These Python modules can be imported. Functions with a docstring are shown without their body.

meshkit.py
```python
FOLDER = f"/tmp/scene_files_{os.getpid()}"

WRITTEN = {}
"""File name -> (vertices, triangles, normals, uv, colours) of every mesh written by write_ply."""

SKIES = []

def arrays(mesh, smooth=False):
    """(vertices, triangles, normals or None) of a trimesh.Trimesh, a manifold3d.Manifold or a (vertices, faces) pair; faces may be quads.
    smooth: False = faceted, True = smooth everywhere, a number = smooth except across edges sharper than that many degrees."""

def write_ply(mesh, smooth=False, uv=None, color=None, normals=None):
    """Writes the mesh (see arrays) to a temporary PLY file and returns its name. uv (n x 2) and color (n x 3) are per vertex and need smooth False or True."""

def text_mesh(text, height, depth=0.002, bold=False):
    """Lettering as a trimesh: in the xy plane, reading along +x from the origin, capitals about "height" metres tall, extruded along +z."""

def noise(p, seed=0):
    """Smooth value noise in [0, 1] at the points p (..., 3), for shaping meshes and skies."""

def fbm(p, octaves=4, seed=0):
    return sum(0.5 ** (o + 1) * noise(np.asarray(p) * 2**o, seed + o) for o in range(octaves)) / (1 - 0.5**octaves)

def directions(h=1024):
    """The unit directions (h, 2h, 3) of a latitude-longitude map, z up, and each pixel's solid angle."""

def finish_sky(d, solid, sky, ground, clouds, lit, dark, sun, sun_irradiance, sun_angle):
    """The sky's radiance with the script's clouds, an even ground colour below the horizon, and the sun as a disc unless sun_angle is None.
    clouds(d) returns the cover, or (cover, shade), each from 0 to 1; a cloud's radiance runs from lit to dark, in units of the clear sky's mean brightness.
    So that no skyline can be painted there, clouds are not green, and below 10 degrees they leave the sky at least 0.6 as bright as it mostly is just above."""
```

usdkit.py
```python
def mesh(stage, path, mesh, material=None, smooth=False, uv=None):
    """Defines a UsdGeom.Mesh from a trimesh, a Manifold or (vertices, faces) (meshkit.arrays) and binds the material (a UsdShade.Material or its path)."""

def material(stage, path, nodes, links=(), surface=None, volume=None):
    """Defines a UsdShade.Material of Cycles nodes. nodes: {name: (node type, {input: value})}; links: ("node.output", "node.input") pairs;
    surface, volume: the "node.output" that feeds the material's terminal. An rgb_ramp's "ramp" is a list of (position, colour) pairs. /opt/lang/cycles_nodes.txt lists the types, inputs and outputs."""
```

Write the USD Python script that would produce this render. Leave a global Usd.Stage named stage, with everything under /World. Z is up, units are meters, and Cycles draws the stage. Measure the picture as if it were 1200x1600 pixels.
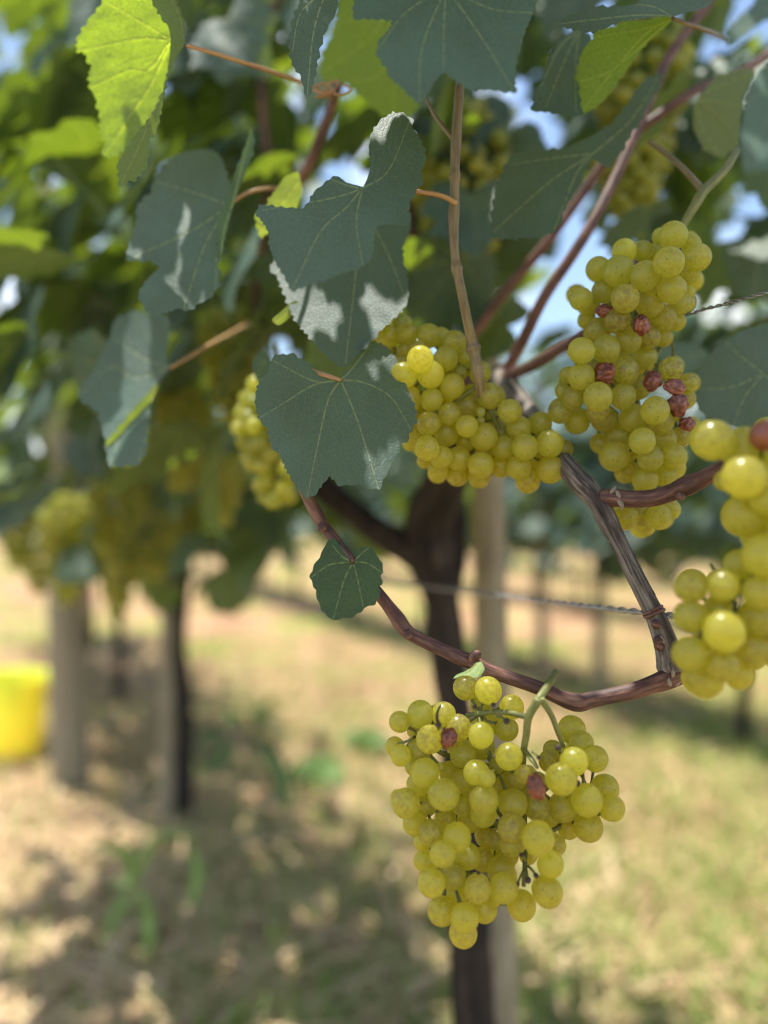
import math, random
import numpy as np
import trimesh, usdkit
from meshkit import fbm
from pxr import Usd, UsdGeom, UsdLux, UsdShade, Gf, Sdf, Vt
from scipy.spatial import Delaunay, cKDTree
from shapely.geometry import Polygon, Point
import shapely

stage = Usd.Stage.CreateInMemory()
UsdGeom.SetStageUpAxis(stage, 'Z'); UsdGeom.SetStageMetersPerUnit(stage, 1.0)
UsdGeom.Xform.Define(stage, '/World')
stage.SetDefaultPrim(stage.GetPrimAtPath('/World'))
L = '/World/Looks'
# ------------------------------------------------------------------ camera, sky, sun, exposure
CAM_H, FOC = 1.10, 1287.0                      # eye height; focal length in photo pixels (1200 wide)
EXPOSURE, DOME, SUN_I = 1.10, 0.12, 1.22
SUN_EL, SUN_AZ = math.radians(79), math.atan2(-0.84, 0.54)
FOCUS, LENS_MM = 0.500, 15.0
SUN = np.array([math.sin(SUN_AZ) * math.cos(SUN_EL), math.cos(SUN_AZ) * math.cos(SUN_EL), math.sin(SUN_EL)])

cam = UsdGeom.Camera.Define(stage, '/World/camera')
cam.AddTranslateOp().Set(Gf.Vec3d(0, 0, CAM_H)); cam.AddRotateXOp().Set(90.0)
cam.CreateHorizontalApertureAttr(24.0); cam.CreateVerticalApertureAttr(32.0)
fmm = 24.0 * FOC / 1200
cam.CreateFocalLengthAttr(fmm); cam.CreateFStopAttr(fmm / LENS_MM); cam.CreateFocusDistanceAttr(FOCUS)
cam.CreateClippingRangeAttr(Gf.Vec2f(0.02, 100000)); cam.CreateExposureAttr(EXPOSURE)

sky = UsdLux.DomeLight.Define(stage, '/World/sky')
sky.GetPrim().SetCustomDataByKey('kind', 'structure')
skym = usdkit.material(stage, L + '/sky', {
    'tc': ('texture_coordinate', {}),
    's': ('sky_texture', {'sky_type': 'single_scattering', 'sun_disc': False, 'sun_elevation': SUN_EL, 'sun_rotation': SUN_AZ}),
    'n': ('noise_texture', {'scale': 3.2, 'detail': 6.0, 'roughness': 0.55}),
    'r': ('rgb_ramp', {'ramp': [(0.0, (0, 0, 0)), (0.52, (0, 0, 0)), (0.64, (1, 1, 1)), (1.0, (1, 1, 1))]}),
    'm': ('mix', {'color2': (7.5, 7.8, 8.2)}),
    'b': ('background_shader', {'strength': DOME})},
    [('tc.generated', 'n.vector'), ('n.fac', 'r.fac'), ('r.color', 'm.fac'), ('s.color', 'm.color1'), ('m.color', 'b.color')],
    surface='b.background')
UsdShade.MaterialBindingAPI.Apply(sky.GetPrim()).Bind(skym)

sun = UsdLux.DistantLight.Define(stage, '/World/sun')
sun.CreateNormalizeAttr(True); sun.CreateIntensityAttr(SUN_I); sun.CreateAngleAttr(0.5); sun.CreateColorAttr(Gf.Vec3f(1.0, 0.95, 0.86))
zax = Gf.Vec3d(*SUN); q = Gf.Rotation(Gf.Vec3d(0, 0, 1), zax).GetQuat()
sun.AddOrientOp().Set(Gf.Quatf(q))

# ------------------------------------------------------------------ helpers
F32 = Vt.Vec3fArray.FromNumpy
used = {}
def uniq(parent, name):
    k = parent + '/' + name; n = used.get(k, 0); used[k] = n + 1
    return k if n == 0 else '%s_%03d' % (k, n)
def data(prim, **kw):
    for k, v in kw.items():
        if v: prim.SetCustomDataByKey(k, v)
def vnormals(v, f):
    fn = np.cross(v[f[:, 1]] - v[f[:, 0]], v[f[:, 2]] - v[f[:, 0]])
    n = np.stack([sum(np.bincount(f[:, k], fn[:, c], len(v)) for k in range(3)) for c in range(3)], 1)
    l = np.linalg.norm(n, axis=1, keepdims=True)
    return np.where(l > 0, n / np.maximum(l, 1e-30), [0, 0, 1.0])
def defmesh(path, v, f, mat, smooth=True, pv=None):
    v = np.asarray(v, float); f = np.asarray(f, int)
    m = UsdGeom.Mesh.Define(stage, path)
    m.CreatePointsAttr(F32(v.astype(np.float32)))
    m.CreateFaceVertexCountsAttr(Vt.IntArray.FromNumpy(np.full(len(f), f.shape[1], np.int32)))
    m.CreateFaceVertexIndicesAttr(Vt.IntArray.FromNumpy(f.astype(np.int32).ravel()))
    m.CreateSubdivisionSchemeAttr('none'); m.CreateDoubleSidedAttr(True)
    if smooth:
        m.CreateNormalsAttr(F32(vnormals(v, f).astype(np.float32))); m.SetNormalsInterpolation('vertex')
    for k, a in (pv or {}).items():
        UsdGeom.PrimvarsAPI(m).CreatePrimvar(k, Sdf.ValueTypeNames.Color3fArray, 'vertex').Set(F32(np.asarray(a, np.float32)))
    UsdShade.MaterialBindingAPI.Apply(m.GetPrim()).Bind(mat)
    return m.GetPrim()
class Thing:
    def __init__(s, name, label, cat, loc=(0, 0, 0), group=None, kind=None, path=None):
        s.loc = np.array(loc, float)
        s.path = path or uniq('/World', name)
        x = UsdGeom.Xform.Define(stage, s.path); x.AddTranslateOp().Set(Gf.Vec3d(*map(float, loc)))
        s.prim = x.GetPrim(); data(s.prim, label=label, category=cat, group=group, kind=kind)
    def add(s, name, v, f, mat, smooth=True, pv=None, label=None, parent=None, kind=None):
        p = defmesh(uniq(parent or s.path, name), np.asarray(v) - s.loc, f, mat, smooth, pv)
        data(p, label=label, kind=kind)
        return str(p.GetPath())
def P(px, py, d):
    return np.array([(px - 600) / FOC * d, d, CAM_H - (py - 800) / FOC * d])
def project(p):
    p = np.asarray(p); d = np.maximum(p[..., 1], 1e-6)
    return 600 + p[..., 0] / d * FOC, 800 - (p[..., 2] - CAM_H) / d * FOC
def norm(a):
    a = np.asarray(a, float); return a / max(np.linalg.norm(a), 1e-12)
def spline(pts, n=8):
    pts = np.asarray(pts, float); p = np.vstack([2 * pts[0] - pts[1], pts, 2 * pts[-1] - pts[-2]]); out = []
    for i in range(1, len(p) - 2):
        t = np.linspace(0, 1, n, endpoint=False)[:, None]; a, b, c, d = p[i - 1], p[i], p[i + 1], p[i + 2]
        out.append(0.5 * (2 * b + (c - a) * t + (2 * a - 5 * b + 4 * c - d) * t ** 2 + (3 * b - a - 3 * c + d) * t ** 3))
    return np.vstack(out + [pts[-1:]])
def tube(path, rad, seg=10, rough=0.0, rs=60.0, ridges=0.0, nr=7, seed=0, caps=True):
    """tapered tube along path; rough/ridges displace the radius. Returns v, f, rest (bark coordinates)."""
    path = np.asarray(path, float); n = len(path)
    rad = np.interp(np.linspace(0, 1, n), np.linspace(0, 1, len(np.atleast_1d(rad))), np.atleast_1d(rad))
    t = np.gradient(path, axis=0); t /= np.maximum(np.linalg.norm(t, axis=1, keepdims=True), 1e-12)
    ref = np.array([0, 0, 1.0]) if abs(t[0, 2]) < 0.9 else np.array([1.0, 0, 0])
    u = norm(np.cross(t[0], ref)); s = np.concatenate([[0], np.cumsum(np.linalg.norm(np.diff(path, axis=0), axis=1))])
    th = np.linspace(0, 2 * np.pi, seg, endpoint=False); V = []; R = []
    for i in range(n):
        u = norm(u - t[i] * np.dot(u, t[i])); w = np.cross(t[i], u)
        V.append(path[i] + rad[i] * (np.cos(th)[:, None] * u + np.sin(th)[:, None] * w))
        R.append(np.stack([np.cos(th) * rad[i], np.sin(th) * rad[i], np.full(seg, s[i])], 1))
    V = np.array(V); R = np.array(R)
    if rough or ridges:
        C = path[:, None, :]; k = 1 + rough * (fbm((V * rs + seed * 17.3).reshape(-1, 3)).reshape(n, seg))
        if ridges:
            q = R.copy(); q[..., 2] *= 0.12; rr = rad[:, None, None]; q[..., :2] = q[..., :2] / rr * 0.5
            k = k + ridges * fbm((q * np.array([nr, nr, 60]) + seed * 5.1).reshape(-1, 3)).reshape(n, seg)
        V = C + (V - C) * k[..., None]
    i, j = np.meshgrid(np.arange(n - 1), np.arange(seg), indexing='ij'); j2 = (j + 1) % seg
    a, b, c, d = i * seg + j, i * seg + j2, (i + 1) * seg + j2, (i + 1) * seg + j
    f = np.concatenate([np.stack([a, b, c], -1).reshape(-1, 3), np.stack([a, c, d], -1).reshape(-1, 3)])
    V = V.reshape(-1, 3); R = R.reshape(-1, 3)
    if caps:
        V = np.vstack([V, path[:1], path[-1:]]); R = np.vstack([R, [[0, 0, 0]], [[0, 0, s[-1]]]]); m = n * seg
        k = np.arange(seg); k2 = (k + 1) % seg
        f = np.vstack([f, np.stack([k2, k, np.full(seg, m)], 1), np.stack([(n - 1) * seg + k, (n - 1) * seg + k2, np.full(seg, m + 1)], 1)])
    return V, f, R
def cat(parts):
    V, Fc, R, o = [], [], [], 0
    for p in parts:
        V.append(p[0]); Fc.append(np.asarray(p[1]) + o); o += len(p[0])
        if len(p) > 2: R.append(p[2])
    return (np.vstack(V), np.vstack(Fc)) + ((np.vstack(R),) if R else ())

# ------------------------------------------------------------------ materials
def mat(name, nodes, links, surface='p.BSDF', **k): return usdkit.material(stage, L + '/' + name, nodes, links, surface=surface, **k)

def leaf_mat(name, top, under, trans, rough=0.6, tw=0.36, bump=0.4, vein=(0.22, 0.27, 0.13)):
    return mat(name, {
        'rest': ('attribute', {'attribute': 'rest'}), 'lf': ('attribute', {'attribute': 'lf'}), 'x': ('separate_xyz', {}), 'g': ('geometry', {}),
        'n1': ('noise_texture', {'scale': 38.0, 'detail': 4.0}), 'r1': ('rgb_ramp', {'ramp': [(0.25, tuple(0.78 * c for c in top)), (0.75, tuple(1.22 * c for c in top))]}),
        'tone': ('hsv', {}), 'tv': ('map_range', {'from_min': 0.0, 'from_max': 1.0, 'to_min': 0.72, 'to_max': 1.3}), 'th': ('map_range', {'to_min': 0.515, 'to_max': 0.475}),
        'side': ('mix', {'color2': under}), 'vm': ('map_range', {'from_min': 0.06, 'from_max': 0.55, 'to_min': 0.0, 'to_max': 0.60, 'clamp': True}), 'vc': ('mix', {'color2': vein}),
        'vor': ('voronoi_texture', {'feature': 'distance_to_edge', 'scale': 390.0}), 'vr': ('map_range', {'from_min': 0.0, 'from_max': 0.22, 'to_min': 0.0, 'to_max': 1.0, 'clamp': True}),
        'n2': ('noise_texture', {'scale': 420.0, 'detail': 3.0}), 'hs': ('math', {'math_type': 'multiply_add', 'value2': 0.35}),
        'bp': ('bump', {'strength': bump, 'distance': 0.00026}),
        'p': ('principled_bsdf', {'roughness': rough, 'specular_ior_level': 0.5}),
        'tc': ('mix', {'mix_type': 'multiply', 'fac': 1.0, 'color1': trans}), 'tvr': ('rgb_ramp', {'ramp': [(0.0, (0.62, 0.66, 0.5)), (0.5, (1, 1, 1)), (1, (1, 1, 1))]}),
        'tvv': ('mix', {'color2': (1.9, 1.6, 3.5)}), 'tl': ('translucent_bsdf', {}), 'mx': ('mix_closure', {'fac': tw})},
        [('rest.vector', 'n1.vector'), ('rest.vector', 'vor.vector'), ('rest.vector', 'n2.vector'), ('lf.vector', 'x.vector'), ('n1.fac', 'r1.fac'), ('r1.color', 'tone.color'),
         ('x.y', 'tv.value'), ('x.y', 'th.value'), ('tv.result', 'tone.value'), ('th.result', 'tone.hue'), ('g.backfacing', 'side.fac'), ('tone.color', 'side.color1'), ('side.color', 'vc.color1'), ('x.x', 'vm.value'),
         ('vm.result', 'vc.fac'), ('vor.distance', 'vr.value'), ('n2.fac', 'hs.value1'), ('vr.result', 'hs.value3'), ('hs.value', 'bp.height'), ('bp.normal', 'p.normal'),
         ('vc.color', 'p.base_color'), ('vr.result', 'tvr.fac'), ('tvr.color', 'tvv.color1'), ('vm.result', 'tvv.fac'), ('tvv.color', 'tc.color2'), ('tc.color', 'tl.color'), ('p.BSDF', 'mx.closure1'), ('tl.BSDF', 'mx.closure2')], surface='mx.closure')
M_LEAF = leaf_mat('vine_leaf', (0.037, 0.078, 0.069), (0.085, 0.13, 0.062), (0.36, 0.52, 0.020), tw=0.20)
M_LEAF_SMALL = leaf_mat('small_leaf', (0.016, 0.046, 0.018), (0.08, 0.12, 0.05), (0.20, 0.32, 0.03), tw=0.2, bump=0.25, vein=(0.20, 0.27, 0.09))
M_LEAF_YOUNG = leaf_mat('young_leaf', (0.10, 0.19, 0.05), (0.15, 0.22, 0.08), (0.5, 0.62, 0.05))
M_WEED = leaf_mat('weed_leaf', (0.10, 0.20, 0.05), (0.13, 0.2, 0.07), (0.4, 0.6, 0.07))
M_LEAF_BACK = leaf_mat('backlit_leaf', (0.040, 0.080, 0.060), (0.10, 0.16, 0.06), (0.52, 0.72, 0.03), tw=0.5, vein=(0.34, 0.38, 0.14))

def grape_mat(name, c0, c1, scar, sss=0.0065, tl=0.55):
    return mat(name, {
        'rest': ('attribute', {'attribute': 'rest'}), 'gt': ('attribute', {'attribute': 'gt'}), 'x': ('separate_xyz', {}),
        'n1': ('noise_texture', {'scale': 1.5, 'detail': 3.0}), 'ad': ('math', {'math_type': 'multiply_add', 'value2': 0.55}), 'r1': ('rgb_ramp', {'ramp': [(0.15, c0), (0.75, c1)]}),
        'n2': ('noise_texture', {'scale': 2.6, 'detail': 8.0, 'roughness': 0.72, 'distortion': 0.6}), 'r2': ('rgb_ramp', {'ramp': [(0.42, (0, 0, 0)), (0.62, (1, 1, 1))]}),
        'sm': ('math', {'math_type': 'multiply'}), 'm2': ('mix', {'color2': scar}),
        'v': ('voronoi_texture', {'scale': 3.6}), 'vt': ('math', {'math_type': 'less_than'}), 'vs': ('separate_color', {}), 'vth': ('math', {'math_type': 'multiply', 'value2': 0.19}),
        'm3': ('mix', {'color2': (0.035, 0.022, 0.006)}), 'sv': ('mix', {'color1': (1, 1, 1), 'color2': (0.50, 0.42, 0.34)}), 'sc': ('mix', {'color2': (0.1, 0.08, 0.05)}),
        'n3': ('noise_texture', {'scale': 9.0, 'detail': 4.0}), 'rr': ('map_range', {'to_min': 0.12, 'to_max': 0.42}), 'bp': ('bump', {'strength': 0.12, 'distance': 0.00042}),
        'p': ('principled_bsdf', {'subsurface_method': 'random_walk', 'subsurface_weight': 1.0, 'subsurface_scale': sss, 'subsurface_radius': (1.0, 0.92, 0.25), 'specular_ior_level': 0.6, 'ior': 1.45, 'coat_weight': 0.12, 'coat_roughness': 0.55}), 'tm': ('mix', {'mix_type': 'multiply', 'fac': 0.65, 'color1': (0.87, 0.86, 0.20)}), 'tl': ('translucent_bsdf', {}), 'mx': ('mix_closure', {'fac': tl})},
        [('rest.vector', 'n1.vector'), ('rest.vector', 'n2.vector'), ('rest.vector', 'n3.vector'), ('rest.vector', 'v.vector'), ('gt.vector', 'x.vector'), ('x.x', 'ad.value1'), ('n1.fac', 'ad.value3'), ('ad.value', 'r1.fac'),
         ('n2.fac', 'r2.fac'), ('r2.color', 'sm.value1'), ('x.y', 'sm.value2'), ('sm.value', 'm2.fac'), ('r1.color', 'm2.color1'),
         ('v.color', 'vs.color'), ('vs.r', 'vth.value1'), ('v.distance', 'vt.value1'), ('vth.value', 'vt.value2'), ('vt.value', 'm3.fac'), ('m2.color', 'm3.color1'), ('m3.color', 'p.base_color'),
         ('n3.fac', 'rr.value'), ('rr.result', 'p.roughness'), ('n2.fac', 'bp.height'), ('bp.normal', 'p.normal'), ('sm.value', 'sv.fac'), ('sv.color', 'sc.color1'), ('sc.color', 'tm.color2'), ('vt.value', 'sc.fac'), ('tm.color', 'tl.color'), ('p.BSDF', 'mx.closure1'), ('tl.BSDF', 'mx.closure2')], surface='mx.closure')
M_GRAPE = grape_mat('ripe_grape', (0.185, 0.20, 0.040), (0.325, 0.285, 0.048), (0.17, 0.115, 0.065))
M_GRAPE_GREEN = grape_mat('greenish_grape', (0.17, 0.195, 0.055), (0.28, 0.265, 0.060), (0.15, 0.105, 0.06))
M_GRAPE_FAR = mat('ripe_grape_far', {'gt': ('attribute', {'attribute': 'gt'}), 'x': ('separate_xyz', {}), 'r': ('rgb_ramp', {'ramp': [(0.0, (0.155, 0.18, 0.045)), (1.0, (0.27, 0.26, 0.058))]}),
    'p': ('principled_bsdf', {'subsurface_method': 'random_walk', 'subsurface_weight': 1.0, 'subsurface_scale': 0.005, 'subsurface_radius': (1, 0.95, 0.3), 'roughness': 0.38}), 'tl': ('translucent_bsdf', {'color': (0.72, 0.75, 0.20)}), 'mx': ('mix_closure', {'fac': 0.4})},
    [('gt.vector', 'x.vector'), ('x.x', 'r.fac'), ('r.color', 'p.base_color'), ('p.BSDF', 'mx.closure1'), ('tl.BSDF', 'mx.closure2')], surface='mx.closure')
M_RAISIN = mat('shrivelled_grape', {'rest': ('attribute', {'attribute': 'rest'}), 'n': ('noise_texture', {'scale': 2.2, 'detail': 5.0}), 'r': ('rgb_ramp', {'ramp': [(0.3, (0.04, 0.012, 0.008)), (0.55, (0.14, 0.042, 0.022)), (0.8, (0.25, 0.10, 0.04))]}),
    'p': ('principled_bsdf', {'roughness': 0.42, 'subsurface_weight': 0.4, 'subsurface_scale': 0.002})}, [('rest.vector', 'n.vector'), ('n.fac', 'r.fac'), ('r.color', 'p.base_color')])
M_REDGRAPE = grape_mat('red_grape', (0.11, 0.030, 0.020), (0.18, 0.05, 0.03), (0.09, 0.03, 0.02), 0.003, 0.05)

def bark_mat(name, ramp, sx=260.0, sz=22.0, bump=0.7, dist=0.002, rough=0.8, spec=0.25):
    return mat(name, {'rest': ('attribute', {'attribute': 'rest'}), 'mp': ('mapping', {'scale': (sx, sx, sz)}), 'n': ('noise_texture', {'scale': 1.0, 'detail': 6.0, 'roughness': 0.62}),
        'n0': ('noise_texture', {'scale': 30.0, 'detail': 3.0}), 'ad': ('math', {'math_type': 'multiply_add', 'value2': 0.45}), 'sb': ('math', {'math_type': 'subtract', 'value2': 0.22}), 'r': ('rgb_ramp', {'ramp': ramp}), 'bp': ('bump', {'strength': bump, 'distance': dist}),
        'p': ('principled_bsdf', {'roughness': rough, 'specular_ior_level': spec})},
        [('rest.vector', 'mp.vector'), ('mp.vector', 'n.vector'), ('rest.vector', 'n0.vector'), ('n0.fac', 'ad.value1'), ('n.fac', 'ad.value3'), ('ad.value', 'sb.value1'), ('sb.value', 'r.fac'), ('r.color', 'p.base_color'), ('n.fac', 'bp.height'), ('bp.normal', 'p.normal')])
M_BARK = bark_mat('trunk_bark', [(0.3, (0.005, 0.004, 0.003)), (0.5, (0.016, 0.012, 0.009)), (0.75, (0.055, 0.042, 0.032))], 120, 12, 0.9, 0.006, 0.9)
M_OLDCANE = bark_mat('old_cane_bark', [(0.30, (0.014, 0.011, 0.010)), (0.44, (0.07, 0.056, 0.048)), (0.6, (0.18, 0.155, 0.13)), (0.78, (0.33, 0.295, 0.25))], 420, 16, 1.0, 0.0016, 0.75)
M_CANE = bark_mat('brown_cane', [(0.3, (0.022, 0.010, 0.009)), (0.5, (0.085, 0.036, 0.027)), (0.75, (0.24, 0.125, 0.085))], 360, 55, 0.6, 0.0007, 0.58, 0.4)
M_SHOOT = bark_mat('green_shoot', [(0.3, (0.075, 0.050, 0.026)), (0.5, (0.15, 0.115, 0.048)), (0.8, (0.23, 0.165, 0.085))], 500, 50, 0.4, 0.0005, 0.5, 0.4)
M_STEM = bark_mat('bunch_stem', [(0.3, (0.07, 0.08, 0.02)), (0.55, (0.14, 0.15, 0.04)), (0.8, (0.20, 0.145, 0.055))], 500, 120, 0.5, 0.0006, 0.55, 0.4)
M_DRYTIP = mat('dry_stem_tip', {'p': ('principled_bsdf', {'base_color': (0.035, 0.022, 0.012), 'roughness': 0.8})}, [])
M_PETIOLE = bark_mat('petiole', [(0.3, (0.26, 0.12, 0.06)), (0.55, (0.36, 0.22, 0.09)), (0.8, (0.40, 0.34, 0.12))], 300, 30, 0.2, 0.0004, 0.45, 0.4)
M_POST = bark_mat('weathered_post', [(0.25, (0.12, 0.10, 0.065)), (0.5, (0.21, 0.178, 0.118)), (0.8, (0.30, 0.262, 0.18))], 90, 5, 0.4, 0.004, 0.85)
M_WIRE = mat('galvanised_wire', {'n': ('noise_texture', {'scale': 300.0}), 'r': ('rgb_ramp', {'ramp': [(0.3, (0.20, 0.20, 0.20)), (0.8, (0.42, 0.43, 0.44))]}), 'p': ('principled_bsdf', {'metallic': 0.85, 'roughness': 0.42})}, [('n.fac', 'r.fac'), ('r.color', 'p.base_color')])
M_TIE = mat('brown_tie', {'p': ('principled_bsdf', {'base_color': (0.10, 0.045, 0.032), 'roughness': 0.45})}, [])
M_FLUFF = mat('pale_flake', {'p': ('principled_bsdf', {'base_color': (0.19, 0.155, 0.125), 'roughness': 0.9})}, [])
M_YELLOW = mat('yellow_plastic', {'p': ('principled_bsdf', {'base_color': (0.80, 0.80, 0.05), 'roughness': 0.4, 'subsurface_weight': 0.3, 'subsurface_scale': 0.01})}, [])
M_SOIL = mat('soil_and_straw', {'g': ('geometry', {}), 'n': ('noise_texture', {'scale': 1.7, 'detail': 6.0, 'roughness': 0.6}), 'r': ('rgb_ramp', {'ramp': [(0.30, (0.20, 0.105, 0.062)), (0.45, (0.36, 0.222, 0.130)), (0.58, (0.43, 0.295, 0.172)), (0.75, (0.38, 0.27, 0.125))]}),
    'n2': ('noise_texture', {'scale': 0.85, 'detail': 5.0, 'roughness': 0.6}), 'r2': ('rgb_ramp', {'ramp': [(0.48, (0, 0, 0)), (0.60, (0.85, 0.85, 0.85))]}), 'm': ('mix', {'color2': (0.19, 0.26, 0.042)}), 'n4': ('noise_texture', {'scale': 11.0, 'detail': 5.0, 'roughness': 0.65}), 'r4': ('rgb_ramp', {'ramp': [(0.36, (0.45, 0.40, 0.36)), (0.56, (1.05, 1.05, 1.05))]}), 'm4': ('mix', {'mix_type': 'multiply', 'fac': 0.85}),
    'n3': ('noise_texture', {'scale': 60.0, 'detail': 5.0}), 'bp': ('bump', {'strength': 0.8, 'distance': 0.02}), 'p': ('principled_bsdf', {'roughness': 0.95, 'specular_ior_level': 0.15})},
    [('g.position', 'n.vector'), ('g.position', 'n2.vector'), ('g.position', 'n3.vector'), ('n.fac', 'r.fac'), ('n2.fac', 'r2.fac'), ('r2.color', 'm.fac'), ('r.color', 'm.color1'), ('g.position', 'n4.vector'), ('n4.fac', 'r4.fac'), ('m.color', 'm4.color1'), ('r4.color', 'm4.color2'), ('m4.color', 'p.base_color'), ('n3.fac', 'bp.height'), ('bp.normal', 'p.normal')])
def blade_mat(name, a, b): return mat(name, {'gt': ('attribute', {'attribute': 'gt'}), 'x': ('separate_xyz', {}), 'r': ('rgb_ramp', {'ramp': [(0.0, a), (1.0, b)]}), 'p': ('principled_bsdf', {'roughness': 0.6}), 'tl': ('translucent_bsdf', {}), 'mx': ('mix_closure', {'fac': 0.25})},
    [('gt.vector', 'x.vector'), ('x.x', 'r.fac'), ('r.color', 'p.base_color'), ('r.color', 'tl.color'), ('p.BSDF', 'mx.closure1'), ('tl.BSDF', 'mx.closure2')], surface='mx.closure')
M_STRAW = blade_mat('dry_straw', (0.32, 0.19, 0.10), (0.64, 0.46, 0.26))
M_STALK = blade_mat('cut_stalk', (0.50, 0.36, 0.21), (0.74, 0.58, 0.37))
M_GRASS = blade_mat('green_grass', (0.13, 0.21, 0.03), (0.27, 0.34, 0.06))
M_HILL = mat('far_hillside', {'g': ('geometry', {}), 'n': ('noise_texture', {'scale': 0.12, 'detail': 6.0}), 'r': ('rgb_ramp', {'ramp': [(0.3, (0.06, 0.10, 0.03)), (0.6, (0.16, 0.20, 0.07)), (0.8, (0.26, 0.26, 0.12))]}), 'p': ('principled_bsdf', {'roughness': 1.0, 'specular_ior_level': 0.1})}, [('g.position', 'n.vector'), ('n.fac', 'r.fac'), ('r.color', 'p.base_color')])

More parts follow.
